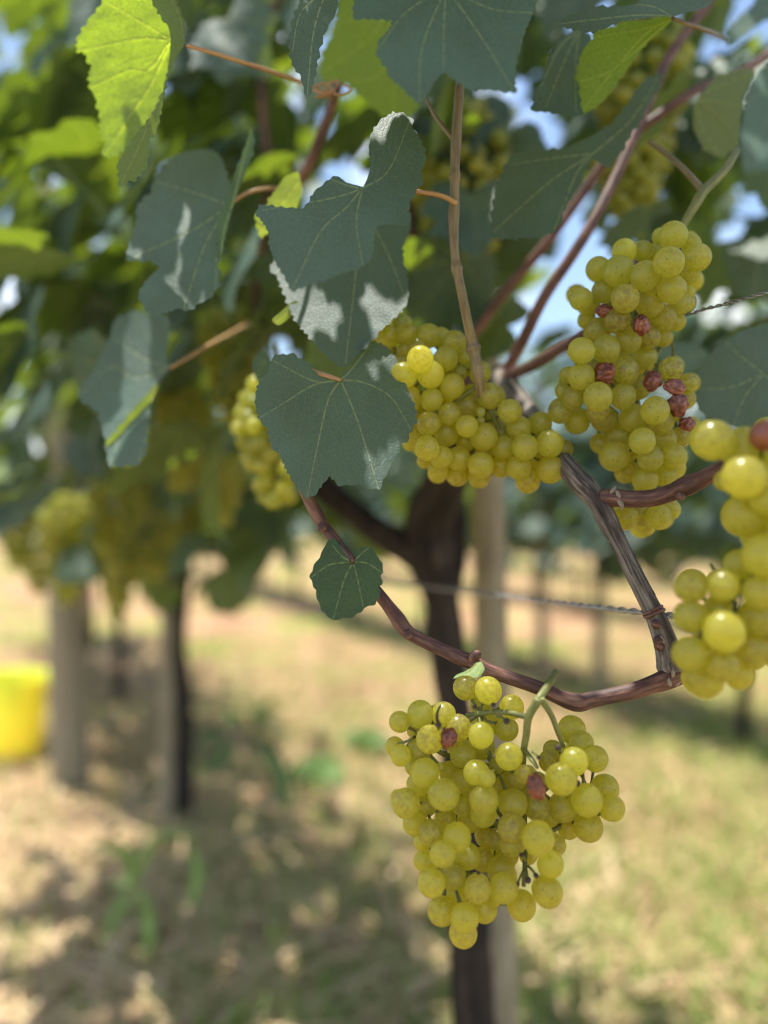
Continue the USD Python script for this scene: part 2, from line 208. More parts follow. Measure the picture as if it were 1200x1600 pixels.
# ------------------------------------------------------------------ leaf blades
def blade(outline, junc, veins, h=5.0, tooth=3.0, tw=11.0, seed=0, sec=True, notooth=32.0):
    """flat leaf mesh in 2D: outline polygon, junction, list of main-vein polylines. Returns pts, faces, vein weight."""
    rg = random.Random(seed); o = np.asarray(outline, float); junc = np.asarray(junc, float)
    o2 = np.vstack([o, o[:1]]); s = np.concatenate([[0], np.cumsum(np.linalg.norm(np.diff(o2, axis=0), axis=1))])
    step = h * 0.62; n = max(12, int(s[-1] / step)); ss = np.linspace(0, s[-1], n, endpoint=False)
    b = np.stack([np.interp(ss, s, o2[:, k]) for k in range(2)], 1)
    for _ in range(2): b = (np.roll(b, 1, 0) + 2 * b + np.roll(b, -1, 0)) / 4
    if tooth:
        area = 0.5 * np.sum(b[:, 0] * np.roll(b[:, 1], -1) - b[:, 1] * np.roll(b[:, 0], -1))
        t = np.roll(b, -1, 0) - np.roll(b, 1, 0); nn = np.stack([t[:, 1], -t[:, 0]], 1) * np.sign(area); nn /= np.maximum(np.linalg.norm(nn, axis=1, keepdims=True), 1e-9)
        off = np.zeros(n); p = 0.0; w = tw; am = tooth
        for i in range(n):
            p += (s[-1] / n) / w
            if p >= 1: p -= 1; w = tw * rg.uniform(0.5, 1.8); am = tooth * rg.uniform(0.4, 1.5)
            off[i] = am * (p / 0.62 if p < 0.62 else (1 - p) / 0.38) - am * 0.4
        off *= np.clip((np.linalg.norm(b - junc, axis=1) - notooth) / 20, 0, 1)
        b = b + nn * off[:, None]
    poly = Polygon(b).buffer(0)
    if poly.geom_type != 'Polygon': poly = max(poly.geoms, key=lambda g: g.area)
    inner = poly.buffer(-h * 0.45)
    vl = []; VP = []; VW = []
    def dense(pl, st): 
        pl = spline(np.asarray(pl, float), 12); q = np.concatenate([[0], np.cumsum(np.linalg.norm(np.diff(pl, axis=0), axis=1))]); m = max(2, int(q[-1] / st))
        return np.stack([np.interp(np.linspace(0, q[-1], m), q, pl[:, k]) for k in range(2)], 1)
    for v in veins: vl.append((dense([junc] + [np.asarray(p, float) for p in v], h * 0.8), 1.0))
    if sec:
        main = [v[0] for v in vl]; tree = [cKDTree(m) for m in main]; new = []
        for k, m in enumerate(main):
            ln = np.linalg.norm(np.diff(m, axis=0), axis=1).sum(); a = 0.16 * ln; side = 1
            sp = max(15.0, ln / 9)
            while a < ln * 0.93:
                i = min(len(m) - 2, int(a / ln * len(m))); dr = norm(m[i + 1] - m[i])
                for sd in (1, -1):
                    ang = math.radians(rg.uniform(38, 55)) * sd; p = m[i].copy(); d = np.array([dr[0] * math.cos(ang) - dr[1] * math.sin(ang), dr[0] * math.sin(ang) + dr[1] * math.cos(ang)]); pl = [p.copy()]
                    for q in range(int(ln * 0.75 / h)):
                        p = p + d * h; cb = -sd * 0.012 * h / 5; d = np.array([d[0] * math.cos(cb) - d[1] * math.sin(cb), d[0] * math.sin(cb) + d[1] * math.cos(cb)])
                        if not inner.contains(Point(p)) or any(tree[z].query(p)[0] < h * 1.2 for z in range(len(main)) if z != k): break
                        pl.append(p.copy())
                    if len(pl) > 3: new.append((np.array(pl), 0.20))
                a += sp * rg.uniform(0.8, 1.25)
        vl += new
    for pl, w in vl:
        t = np.gradient(pl, axis=0); nn = np.stack([-t[:, 1], t[:, 0]], 1); nn /= np.maximum(np.linalg.norm(nn, axis=1, keepdims=True), 1e-9)
        fade = np.linspace(1, 0.5, len(pl)); hw = (2.0 if w == 1 else 1.35) * (0.55 + 0.45 * fade) * max(1.0, h / 6.5)
        VP += [pl, pl + nn * hw[:, None], pl - nn * hw[:, None]]; VW += [w * fade, 0 * fade, 0 * fade]
    x0, y0, x1, y1 = poly.bounds; gx, gy = np.meshgrid(np.arange(x0, x1, h), np.arange(y0, y1, h * 0.87)); gx = gx + (np.arange(gx.shape[0]) % 2)[:, None] * h / 2
    G = np.stack([gx.ravel(), gy.ravel()], 1) + np.random.RandomState(seed).uniform(-0.18, 0.18, (gx.size, 2)) * h
    G = G[shapely.contains_xy(inner, G)]
    ring = np.array(poly.exterior.coords)[:-1]
    if VP:
        VP = np.vstack(VP); VW = np.concatenate(VW); k = shapely.contains_xy(poly.buffer(-h * 0.15), VP); VP, VW = VP[k], VW[k]
        if len(VP):
            kt = cKDTree(VP); G = G[kt.query(G)[0] > h * 0.55] if len(G) else G
            # drop near-duplicate vein points
            keep = np.ones(len(VP), bool); order = np.argsort(-VW)
            for i, j in kt.query_pairs(0.45): 
                if keep[i] and keep[j]: keep[j if VW[i] >= VW[j] else i] = False
            VP, VW = VP[keep], VW[keep]
    else: VP, VW = np.zeros((0, 2)), np.zeros(0)
    A = np.vstack([ring, VP, G]); W = np.concatenate([np.zeros(len(ring)), VW, np.zeros(len(G))])
    tri = Delaunay(A).simplices; c = A[tri].mean(1); tri = tri[shapely.contains_xy(poly, c)]
    e1, e2 = A[tri[:, 1]] - A[tri[:, 0]], A[tri[:, 2]] - A[tri[:, 0]]; cr = e1[:, 0] * e2[:, 1] - e1[:, 1] * e2[:, 0]
    tri = tri[np.abs(cr) > 1e-4]; cr = cr[np.abs(cr) > 1e-4]; tri[cr < 0] = tri[cr < 0][:, [0, 2, 1]]
    return A, tri, W

SHADE, LIT, LITG = [], [], []          # sample points of the foreground, to grow the leaves overhead that shade it
TRACED = []
def traced(vine, pts, o, sc, junc, veins, d0, tilt=30, yaw=0, cup=2.0, droop=1.0, under=False, h=5.0, tooth=3.0, seed=1, mat=None, label=None, tone=0.5, petiole=None, lit=False, wrinkle=0.0020, sec=True, pmat=None, rip=0.0):
    """a leaf at its own distance d0 (metres) whose blade is tilted, cupped and drooping in space."""
    mat = mat or M_LEAF
    px = np.asarray(pts, float) / sc + o; j = np.asarray(junc, float) / sc + o; vs = [[np.asarray(p, float) / sc + o for p in v] for v in veins]
    A, T, W = blade(px, j, vs, h, tooth * 1.35, 13.0, seed=seed, sec=sec)
    k = d0 / FOC; c = A.mean(0); ax = norm(vs[0][-1] - j) if vs else np.array([0, 1.0])
    q = (A - j) @ np.array([-ax[1], ax[0]]) * k; l = (A - j) @ ax * k
    x, up = (A[:, 0] - j[0]) * k, -(A[:, 1] - j[1]) * k
    d = d0 + math.tan(math.radians(tilt)) * up + math.tan(math.radians(yaw)) * x + cup * q ** 2 + droop * l ** 2
    rest = np.stack([x, up, np.full(len(x), seed * 0.37)], 1)
    d = d + wrinkle * 2.2 * fbm(rest * 38.0) + rip * np.sin(q * 260 + seed) * np.clip(np.abs(q) * 18, 0, 1) + (W * 0.0007 if not under else -W * 0.0009)
    V = P(A[:, 0], A[:, 1], d).T if False else np.stack([(A[:, 0] - 600) / FOC * d, d, CAM_H - (A[:, 1] - 800) / FOC * d], 1)
    # pixel y runs down, so these triangles wind with the normal away from the camera: flip unless the underside shows
    f = T if not under else T[:, [0, 2, 1]]
    n = vnormals(V, f)
    if (n[:, 1].mean() > 0) != bool(under): f = f[:, [0, 2, 1]]
    lf = np.stack([W, np.full(len(W), tone), np.zeros(len(W))], 1)
    lp = vine.add('leaf', V, f, mat, True, {'rest': rest, 'lf': lf}, label)
    q = V[::max(1, len(V) // 60)]; sunny = (fbm(q * 22.0 + seed) > 0.16 - 0.3 * lit) if 0 < lit < 1 else np.full(len(q), bool(lit))
    LIT.extend(q[sunny]); SHADE.extend(q[~sunny])
    if petiole:
        pp = spline([P(a, b, dd) for a, b, dd in petiole], 8)
        v, f, r = tube(pp, [0.0012, 0.0015, 0.0019], 8); vine.add('petiole', v, f, pmat or M_PETIOLE, True, {'rest': r}, parent=lp)
    return lp

HALF = [(0.05, 0.14), (0.15, 0.25), (0.30, 0.28), (0.43, 0.20), (0.53, 0.04), (0.61, -0.12), (0.68, -0.26), (0.57, -0.36), (0.47, -0.42), (0.50, -0.55), (0.52, -0.67), (0.38, -0.71), (0.27, -0.76), (0.14, -0.89)]
def generic(seed, h, tooth, sec, tw=10):
    rg = np.random.RandomState(seed); jit = lambda: np.array(HALF) * (1 + rg.uniform(-0.09, 0.09, (len(HALF), 2))) * rg.uniform(0.9, 1.08)
    a, b = jit(), jit() * [-1, 1]; o = np.vstack([[(0, 0.02)], a, [(rg.uniform(-0.05, 0.05), -1.0)], b[::-1]]) * 100
    vn = [[(1, -50), (0, -97)], [a[6] * 60 + [0, 6], a[6] * 96], [b[6] * 60 + [0, 6], b[6] * 96], [a[10] * 50, a[10] * 95], [b[10] * 50, b[10] * 95], [a[2] * 55, a[2] * 90], [b[2] * 55, b[2] * 90]]
    A, T, W = blade(o, (0, 0), vn if sec is not None else [], h, tooth, tw, seed, bool(sec), 20)
    x, y = A[:, 0] / 100, A[:, 1] / 100; yy = y + 0.35
    z = rg.uniform(-0.25, 0.45) * np.abs(x) ** 1.3 - rg.uniform(0.05, 0.4) * yy ** 2 + 0.05 * np.sin(x * 9 + seed) * np.abs(x) + 0.10 * fbm(np.stack([x, y, 0 * x + seed * 1.7], 1) * 3.0) - 0.012 * W
    return np.stack([x, y, z], 1), T, W
LIB_MID = [generic(40 + i, 4.6, 3.4, True) for i in range(5)]
LIB_LOW = [generic(60 + i, 12.0, 3.0, False, 16) for i in range(6)]
LIB_FAR = [generic(80 + i, 22.0, 0, None) for i in range(5)]
def leaf_geo(lib, i, pos, tip, nrm, size, tone):
    V, T, W = lib[i % len(lib)]
    n = norm(nrm); y = -norm(np.asarray(tip) - n * np.dot(tip, n)); x = np.cross(y, n)
    v = (V[:, :1] * x + V[:, 1:2] * y + V[:, 2:] * n) * size + pos
    return v, T, {'rest': V * size + np.array([0, 0, i * 0.31]), 'lf': np.stack([W, np.full(len(W), tone), 0 * W], 1)}

# ------------------------------------------------------------------ grapes
ICO = {k: (lambda m: (np.array(m.vertices), np.array(m.faces)))(trimesh.creation.icosphere(k)) for k in (1, 2, 3)}
def grape(thing, pos, r, rg, lod=3, mat=None, name='grape', label=None, axis=(0, 0, 1), scar=None, planes=()):
    u, f = ICO[lod]; a = norm(np.asarray(axis) + rg.normal(0, 0.25, 3))
    el = rg.uniform(0.97, 1.06); v = u + np.outer(u @ a, a) * (el - 1); v = v * (1 + 0.012 * fbm(u * 1.6 + rg.uniform(0, 50)))[:, None]
    for n, h in planes:                                     # flattened where it presses on a neighbour
        e = v @ n - h / r; v = v - np.outer(np.where(e > 0, e, 0) * 0.92 + 0.02 * np.exp(-(e / 0.12) ** 2), n)
    off = rg.uniform(0, 40, 3); gt = np.tile([rg.uniform(0, 1), (rg.beta(1.5, 2.2) if scar is None else scar), 0], (len(u), 1))
    return thing.add(name, v * r + pos, f, mat or M_GRAPE, True, {'rest': u + off, 'gt': gt}, label)
def raisin(thing, pos, r, rg, sq=(1, 1, 1), label=None, lod=3):
    u, f = ICO[lod]; o = rg.uniform(0, 50, 3); k = 0.84 + 0.45 * np.abs(fbm(u * 1.4 + o)) - 0.55 * np.abs(fbm(u * 2.8 + o + 9))
    Rm = trimesh.transformations.random_rotation_matrix(rg.uniform(0, 1, 3))[:3, :3]
    thing.add('shrivelled_grape', ((u * k[:, None] * rg.uniform([0.72, 0.85, 0.9], [0.95, 1.05, 1.15])) @ Rm.T) * r * np.array(sq) + pos, f, M_RAISIN, True, {'rest': u * 1.2 + o}, label)
def shift(st, e): return [([(x, y, d + e) for x, y, d in p], r) for p, r in st]
def traced_bunch(name, label, o, sc, D, grapes, raisins, stems, seed, lod=3, red=(), step=0.011, back=True, lean=0.0, group=None, lit=(), gmat=None):
    rg = np.random.RandomState(seed); g = np.array([x[:4] for x in grapes], float); px = g[:, :2] / sc + o; rp = g[:, 2] / sc
    d = D + (g[:, 3] - 0.6) * step - lean * (px[:, 1] - px[:, 1].mean()) / FOC * D; rp = rp * 1.05 * rg.uniform(0.95, 1.05, len(rp)); r = rp * D / FOC
    for _ in range(60):                                    # push berries apart in depth only
        p = np.stack([(px[:, 0] - 600) / FOC * d, d, CAM_H - (px[:, 1] - 800) / FOC * d], 1); mv = np.zeros(len(d))
        for i, j in cKDTree(p).query_pairs(2 * r.max()):
            lat = np.hypot(*(p[i, [0, 2]] - p[j, [0, 2]])); R = (r[i] + r[j]) * 0.94
            if lat < R:
                need = math.sqrt(R * R - lat * lat); s = d[j] - d[i]
                if abs(s) < need:
                    sg = 1 if (s > 0 or (s == 0 and g[i, 3] <= g[j, 3])) else -1; m = (need - abs(s)) / 2 * 0.5; mv[i] -= sg * m; mv[j] += sg * m
        d = np.clip(d + mv, D - 0.04, D + 0.06)
        if np.abs(mv).max() < 1e-4: break
    for _ in range(14):                                    # berries that stand in the sun keep a free path to it
        p = np.stack([(px[:, 0] - 600) / FOC * d, d, CAM_H - (px[:, 1] - 800) / FOC * d], 1)
        for i in lit:
            q = p - p[i]; t = q @ SUN; e = np.linalg.norm(q - np.outer(t, SUN), axis=1); k = (t > 0.004) & (e < 0.72 * (r + r[i])); k[list(lit)] = False; d[k] += 0.0025; d[i] -= 0.0006 * k.any()
    p = np.stack([(px[:, 0] - 600) / FOC * d, d, CAM_H - (px[:, 1] - 800) / FOC * d], 1); r = rp * d / FOC
    LITG.extend(p[list(lit)]); Q0 = p[list(lit)] if len(lit) else np.zeros((0, 3))
    cy = np.percentile(d, 70) + 0.010
    top = P(*stems[0][0][0][:2], stems[0][0][0][2])
    T = Thing(name, label, 'grape bunch', top, group)
    for i in range(len(p)): 
        m = M_REDGRAPE if i in red else None
        pl = []
        for j in np.where(np.linalg.norm(p - p[i], axis=1) < r + r[i])[0]:
            q = p[j] - p[i]; dd_ = np.linalg.norm(q)
            if j != i and dd_ > 0.5 * r[i]: pl.append((q / dd_, max(0.45 * r[i], (dd_ ** 2 + r[i] ** 2 - r[j] ** 2) / (2 * dd_))))
        bad = any(math.hypot(g[i, 0] - z[0], g[i, 1] - z[1]) < 1.75 * z[2] for z in raisins)
        grape(T, p[i], r[i], rg, lod, m or (gmat if gmat else None), label='reddish grape' if i in red else None, planes=pl, scar=rg.uniform(0.85, 1.3) if bad else None)
    SHADE.extend(p); allp = list(p); allr = list(r)
    if back:
        for i in rg.permutation(len(p)):
            if g[i, 3] > 1: continue
            q = p[i] + rg.normal(0, 0.002, 3); q[1] = 2 * cy - p[i, 1] + rg.uniform(-0.004, 0.004); q[0] *= q[1] / p[i, 1]; q[2] = CAM_H + (q[2] - CAM_H) * q[1] / p[i, 1]
            k = np.linalg.norm(np.array(allp) - q, axis=1)
            if (k < 0.86 * (np.array(allr) + r[i])).any() or q[1] < p[i, 1] + 0.01: continue
            z = q - Q0; t = z @ SUN
            if ((t > 0) & (np.linalg.norm(z - np.outer(t, SUN), axis=1) < 0.012)).any(): continue
            grape(T, q, r[i], rg, 2); allp.append(q); allr.append(r[i])
    for x, y, rr, dd, *sq in raisins:
        dep = D + dd; raisin(T, P(x / sc + o[0], y / sc + o[1], dep), 1.16 * rr / sc * dep / FOC, rg, sq[0] if sq else (1, 1, 1))
    for pts, rad in stems:
        v, f, rr = tube(spline([P(*q) for q in pts], 7), np.array(rad) * 1e-3, 9, 0.10, 220, 0, seed=seed); T.add('stem', v, f, M_STEM, True, {'rest': rr})
    Q = np.array(allp); kc = max(3, len(Q) // 7); C = Q[rg.choice(len(Q), kc, False)].copy()
    for _ in range(8):
        own = cKDTree(C).query(Q)[1]
        for k in range(kc):
            if (own == k).any(): C[k] = Q[own == k].mean(0)
    C[:, 1] = 0.4 * C[:, 1] + 0.6 * (cy - 0.004); C[:, 2] += 0.004; own = cKDTree(C).query(Q)[1]; parts = []; root = int(np.argmax(C[:, 2])); done = [root]; rest_ = [k for k in range(kc) if k != root]
    while rest_:
        i, j = min(((i, j) for i in done for j in rest_), key=lambda ij: np.linalg.norm(C[ij[0]] - C[ij[1]])); parts.append(tube(spline([C[i], (C[i] + C[j]) / 2 + rg.normal(0, 0.0012, 3), C[j]], 4), [0.0017, 0.0013, 0.0011], 7, 0.12, 200)); done.append(j); rest_.remove(j)
    for q, ri, k in zip(allp, allr, own):
        e = q + norm(C[k] - q) * ri * 0.92; parts.append(tube(spline([e, (e + C[k]) / 2 + rg.normal(0, 0.001, 3), C[k]], 2), [0.0015, 0.0008, 0.0008, 0.0011], 5))
    T.add('stalks', *cat(parts)[:2], M_STEM, True, {'rest': cat(parts)[2]})
    return T
def bunch_geo(n, length, width, seed, r0=0.0082):
    rg = np.random.RandomState(seed); pts = []; rs = []; t = 0
    while len(pts) < n and t < 9000:
        t += 1; z = rg.uniform(0, 1); w = width / 2 * (0.35 + 0.65 * math.sin(min(1, z * 2.6 + 0.25) * math.pi / 2)) * (1 - 0.75 * max(0, z - 0.35) / 0.65) ; a = rg.uniform(0, 2 * math.pi); k = math.sqrt(rg.uniform(0.55, 1))
        q = np.array([math.cos(a) * w * k, math.sin(a) * w * k, -z * length - 0.012]); r = r0 * rg.uniform(0.85, 1.1)
        if pts and (np.linalg.norm(np.array(pts) - q, axis=1) < 0.88 * (np.array(rs) + r)).any(): continue
        pts.append(q); rs.append(r)
    return np.array(pts), np.array(rs), rg
def bunch_class(name, n, length, width, seed):
    T = Thing(name, None, None, (0, 0, 0), path='/World/Prototypes/' + name); pts, rs, rg = bunch_geo(n, length, width, seed)
    for q, r in zip(pts, rs): grape(T, q, r, rg, 2, M_GRAPE_FAR)
    v, f, rr = tube(spline([(0, 0, 0.03), (0.004, 0, 0), (0, 0, -length * 0.5), (0, 0.003, -length * 0.9)], 6), [0.002, 0.0016, 0.001], 7, 0.1, 200); T.add('stem', v, f, M_STEM, True, {'rest': rr})
stage.CreateClassPrim('/World/Prototypes')
BUNCHES = [('loose_bunch', 95, 0.155, 0.090, 3), ('long_bunch', 120, 0.19, 0.095, 4), ('short_bunch', 70, 0.115, 0.080, 5)]
for b in BUNCHES: bunch_class(*b)
def far_bunch(kind, pos, rz, label, s=1.0, group=None):
    path = uniq('/World', 'grape_bunch'); x = UsdGeom.Xform.Define(stage, path)
    x.AddTranslateOp().Set(Gf.Vec3d(*map(float, pos))); x.AddRotateZOp().Set(float(rz)); x.AddScaleOp().Set(Gf.Vec3f(s, s, s))
    p = x.GetPrim(); p.GetReferences().AddInternalReference('/World/Prototypes/' + BUNCHES[kind][0]); p.SetInstanceable(True)
    data(p, label=label, category='grape bunch', group=group)

# ------------------------------------------------------------------ ground, hills
def ground_h(x, y): return 0.035 * np.asarray(fbm(np.stack([np.asarray(x) * 0.9, np.asarray(y) * 0.9, 0 * np.asarray(x)], -1).reshape(-1, 3))).reshape(np.shape(x)) * np.clip(1.5 - np.hypot(x, np.asarray(y) - 3) / 30, 0, 1)
rr_ = np.concatenate([np.linspace(0, 9, 70), 9 * np.geomspace(1.05, 260, 50)]); th_ = np.linspace(0, 2 * np.pi, 144, endpoint=False)
R_, T_ = np.meshgrid(rr_, th_, indexing='ij'); gx, gy = R_ * np.cos(T_), R_ * np.sin(T_) + 2.5; gz = ground_h(gx, gy)
i, j = np.meshgrid(np.arange(len(rr_) - 1), np.arange(144), indexing='ij'); j2 = (j + 1) % 144
gf = np.concatenate([np.stack([i * 144 + j, (i + 1) * 144 + j, (i + 1) * 144 + j2], -1).reshape(-1, 3), np.stack([i * 144 + j, (i + 1) * 144 + j2, i * 144 + j2], -1).reshape(-1, 3)])
data(defmesh('/World/ground', np.stack([gx, gy, gz], -1).reshape(-1, 3), gf, M_SOIL), kind='structure', label='pale dry vineyard soil with straw and green patches')
xs = np.linspace(-420, 420, 90); ys = np.linspace(120, 420, 30); X, Y = np.meshgrid(xs, ys, indexing='ij')
Z = (14 * np.sin((Y - 120) / 300 * np.pi) ** 1 * (1 + 0.5 * fbm(np.stack([X * 0.006, Y * 0.006, 0 * X], -1).reshape(-1, 3)).reshape(X.shape))) - 0.5
i, j = np.meshgrid(np.arange(89), np.arange(29), indexing='ij'); a = i * 30 + j
data(defmesh('/World/hills', np.stack([X, Y, Z], -1).reshape(-1, 3), np.stack([a, a + 30, a + 31, a + 1], -1).reshape(-1, 4)[:, [0, 1, 2]].tolist() + np.stack([a, a + 31, a + 1], -1).reshape(-1, 3).tolist(), M_HILL), kind='structure', label='low green hills behind the vineyard')

def blades(name, label, n, mat_, rng, lmin, lmax, w, flat, area, dens):
    rg = np.random.RandomState(rng); base = uniq('/World', name); pi = UsdGeom.PointInstancer.Define(stage, base); tgt = []
    UsdGeom.Scope.Define(stage, base + '/shapes')
    for k in range(6):
        m = 6; t = np.linspace(0, 1, m); bend = rg.uniform(0.2, 0.7); x = bend * t ** 2; z = t * (1 - 0.3 * bend * t); wd = w * (1 - t) ** 0.6 + 0.0004
        c = np.stack([x, 0 * x, z], 1); v = np.vstack([c + np.outer(wd, [0, 1, 0]), c - np.outer(wd, [0, 1, 0])]); q = np.arange(m - 1); f = np.vstack([np.stack([q, q + 1, q + m + 1], 1), np.stack([q, q + m + 1, q + m], 1)])
        defmesh(base + '/shapes/blade_%d' % k, v, f, mat_, True, {'gt': np.tile([rg.uniform(0, 1), 0, 0], (len(v), 1))}); tgt.append(base + '/shapes/blade_%d' % k)
    pos, sc, ori = [], [], []
    while len(pos) < n:
        d = area[2] * (area[3] / area[2]) ** rg.uniform(0, 1); x = rg.uniform(area[0], area[1]) * d
        if rg.uniform() > dens(x, d, rg): continue
        l = rg.uniform(lmin, lmax); lay = rg.uniform(*flat)
        qz = Gf.Rotation(Gf.Vec3d(0, 0, 1), rg.uniform(0, 360)); qy = Gf.Rotation(Gf.Vec3d(0, 1, 0), lay); q = (qy * qz).GetQuat()
        pos.append((x, d, float(ground_h(np.array([x]), np.array([d]))[0]) + (0.012 if lay > 60 else 0))); sc.append((l, l if False else 1.0, l)); ori.append(Gf.Quath(q.GetReal(), *map(float, q.GetImaginary())))
    pi.CreatePrototypesRel().SetTargets(tgt); pi.CreatePositionsAttr([Gf.Vec3f(*map(float, p)) for p in pos]); pi.CreateScalesAttr([Gf.Vec3f(*map(float, s)) for s in sc])
    pi.CreateOrientationsAttr(ori); pi.CreateProtoIndicesAttr([int(x) for x in rg.randint(0, 6, len(pos))])
    data(pi.GetPrim(), label=label, category='grass', kind='stuff')
def green(x, y): return float(fbm(np.array([[x * 1.1 + 3, y * 1.1, 0.7]]))[0])
blades('dry_straw', 'pale dry straw and cut stalks littering the ground', 12000, M_STRAW, 5, 0.10, 0.34, 0.0042, (55, 92), (-0.55, 0.55, 1.5, 6.0), lambda x, y, r: 1.0 if x < -0.1 + 0.1 * y else 0.35)
blades('cut_stalks', 'thick pale cut stalks lying in the straw', 1500, M_STALK, 8, 0.25, 0.65, 0.010, (66, 91), (-0.55, 0.3, 1.5, 3.2), lambda x, y, r: 1.0 if x < -0.2 * y + 0.15 else 0.15)
blades('green_grass', 'short green and yellowing grass in patches on the soil', 12000, M_GRASS, 6, 0.05, 0.16, 0.0032, (0, 40), (-0.55, 0.55, 1.6, 7.0), lambda x, y, r: min(1, max(0.02, 3 * green(x, y))) * (0.45 if x < -0.25 * y else 1))

# ------------------------------------------------------------------ posts, wires
U = np.array([-0.42, 0.9075, 0]); WV = np.array([0.9075, 0.42, 0]); ROW0 = np.array([0.10, 1.10, 0])
def post(name, label, base, top, r0, r1, group=None):
    b = np.array(base, float); b[2] = -0.05; T = Thing(name, label, 'post', (b[0], b[1], 0), group)
    pth = np.linspace(b, top, 40); v, f, r = tube(pth, [r0, r1], 20, 0.02, 9.0, 0.05, 6, seed=int(abs(b[0]) * 100)); T.add('shaft', v, f, M_POST, True, {'rest': r})
    c = np.array(top, float); v, f, r = tube(np.array([c - [0, 0, 0.002], c + [0, 0, 0.012], c + [0, 0, 0.016]]), [r1 * 1.04, r1 * 0.98, r1 * 0.6], 20); T.add('cap', v, f, M_POST, True, {'rest': r})
    return T
post('trellis_post', 'smooth grey wooden post close behind the dark forked trunk', P(792, 1900, 1.20) * [1, 1, 0], P(752, 300, 1.22), 0.027, 0.021)
post('trellis_post', 'thick grey post at the left, to the right of the yellow bucket', P(112, 1235, 3.2) * [1, 1, 0], P(88, 300, 3.2), 0.072, 0.066)
post('vine_stake', 'thin pale stake beside the slender dark trunk on the left', P(262, 1290, 2.85) * [1, 1, 0], P(262, 500, 2.85), 0.026, 0.022)

def wire(label, pts, strand=0.0011, tw=0.0013, pitch=0.022, n=420):
    c = spline([P(*p) for p in pts], 40); s = np.concatenate([[0], np.cumsum(np.linalg.norm(np.diff(c, axis=0), axis=1))]); q = np.linspace(0, s[-1], n); c = np.stack([np.interp(q, s, c[:, k]) for k in range(3)], 1)
    t = np.gradient(c, axis=0); t /= np.linalg.norm(t, axis=1, keepdims=True); a = np.cross(t, [0, 0, 1.0]); a /= np.linalg.norm(a, axis=1, keepdims=True); b = np.cross(t, a)
    T = Thing('trellis_wire', label, 'wire', c[0])
    for ph in (0, math.pi):
        w = 2 * math.pi * q / pitch + ph; v, f, r = tube(c + tw * (np.cos(w)[:, None] * a + np.sin(w)[:, None] * b), [strand], 6); T.add('strand', v, f, M_WIRE, True, {'rest': r})
wire('twisted galvanised wire running from the tied woody arm to the dark trunk', [(1330, 1000, 0.40), (1052, 962, 0.515), (840, 937, 0.66), (660, 916, 1.00), (600, 910, 1.25), (440, 880, 2.1), (330, 860, 3.0)], n=700)
wire('thin twisted wire crossing the leaves right of the right-hand bunch', [(1420, 395, 0.42), (1205, 455, 0.49), (1070, 492, 0.56), (980, 520, 0.62), (900, 545, 0.70), (800, 575, 0.9), (700, 600, 1.25)], 0.0006, 0.0007, 0.014, 700)

# ------------------------------------------------------------------ the near vine
V1 = Thing('grape_vine', 'big near grape vine: dark forked trunk, canes and large shaded leaves in front', 'grape vine', (0.17, 1.08, 0))
def woody(thing, name, pts, rad, m, seg=12, rough=0.12, rs=90, ridges=0.0, nr=7, seed=0, n=10, label=None, nodes=(), parent=None):
    pp = spline([P(*p) for p in pts], n); rad = np.interp(np.linspace(0, 1, len(pp)), np.linspace(0, 1, len(rad)), rad)
    for at, am, wd in nodes: rad = rad * (1 + am * np.exp(-((np.linspace(0, 1, len(pp)) - at) / wd) ** 2))
    v, f, r = tube(pp, rad, seg, rough, rs, ridges, nr, seed); return thing.add(name, v, f, m, True, {'rest': r}, label, parent)
trk = woody(V1, 'trunk', [(775, 2080, 1.10), (762, 1800, 1.10), (738, 1560, 1.09), (728, 1330, 1.08), (712, 1130, 1.08), (700, 1020, 1.07), (688, 930, 1.06), (672, 870, 1.05), (672, 820, 1.04), (690, 770, 1.0), (720, 700, 0.93), (755, 640, 0.83), (785, 592, 0.73)],
      [0.030, 0.026, 0.022, 0.020, 0.0175, 0.018, 0.0175, 0.024, 0.025, 0.021, 0.019, 0.015, 0.011], M_BARK, 24, 0.34, 40, 0.25, 5, 3, 14)
woody(V1, 'trunk_fork', [(676, 880, 1.05), (640, 858, 1.05), (590, 830, 1.06), (545, 795, 1.08), (505, 760, 1.10), (470, 700, 1.14), (430, 600, 1.2)], [0.018, 0.016, 0.014, 0.014, 0.015, 0.012, 0.009], M_BARK, 16, 0.28, 45, 0.2, 5, 4)
woody(V1, 'trunk_knot', [(648, 792, 1.02), (660, 785, 1.03), (690, 780, 1.05), (712, 800, 1.06), (715, 870, 1.07), (705, 930, 1.07)], [0.005, 0.015, 0.018, 0.012, 0.009, 0.008], M_BARK, 16, 0.3, 50, 0.2, 5, 5)
woody(V1, 'old_arm', [(785, 592, 0.72), (830, 650, 0.62), (880, 722, 0.548), (905, 752, 0.532), (930, 780, 0.523), (958, 830, 0.517), (985, 885, 0.512), (1008, 930, 0.508), (1022, 958, 0.506), (1036, 992, 0.504), (1046, 1022, 0.502), (1054, 1050, 0.50)],
      [0.0085, 0.0066, 0.0056, 0.0060, 0.0066, 0.0050, 0.0047, 0.0046, 0.0048, 0.0049, 0.0054, 0.0060, 0.0072, 0.0066], M_OLDCANE, 28, 0.10, 150, 0.22, 9, 7, 14, nodes=((0.42, 0.18, 0.03), (0.97, 0.18, 0.03)))
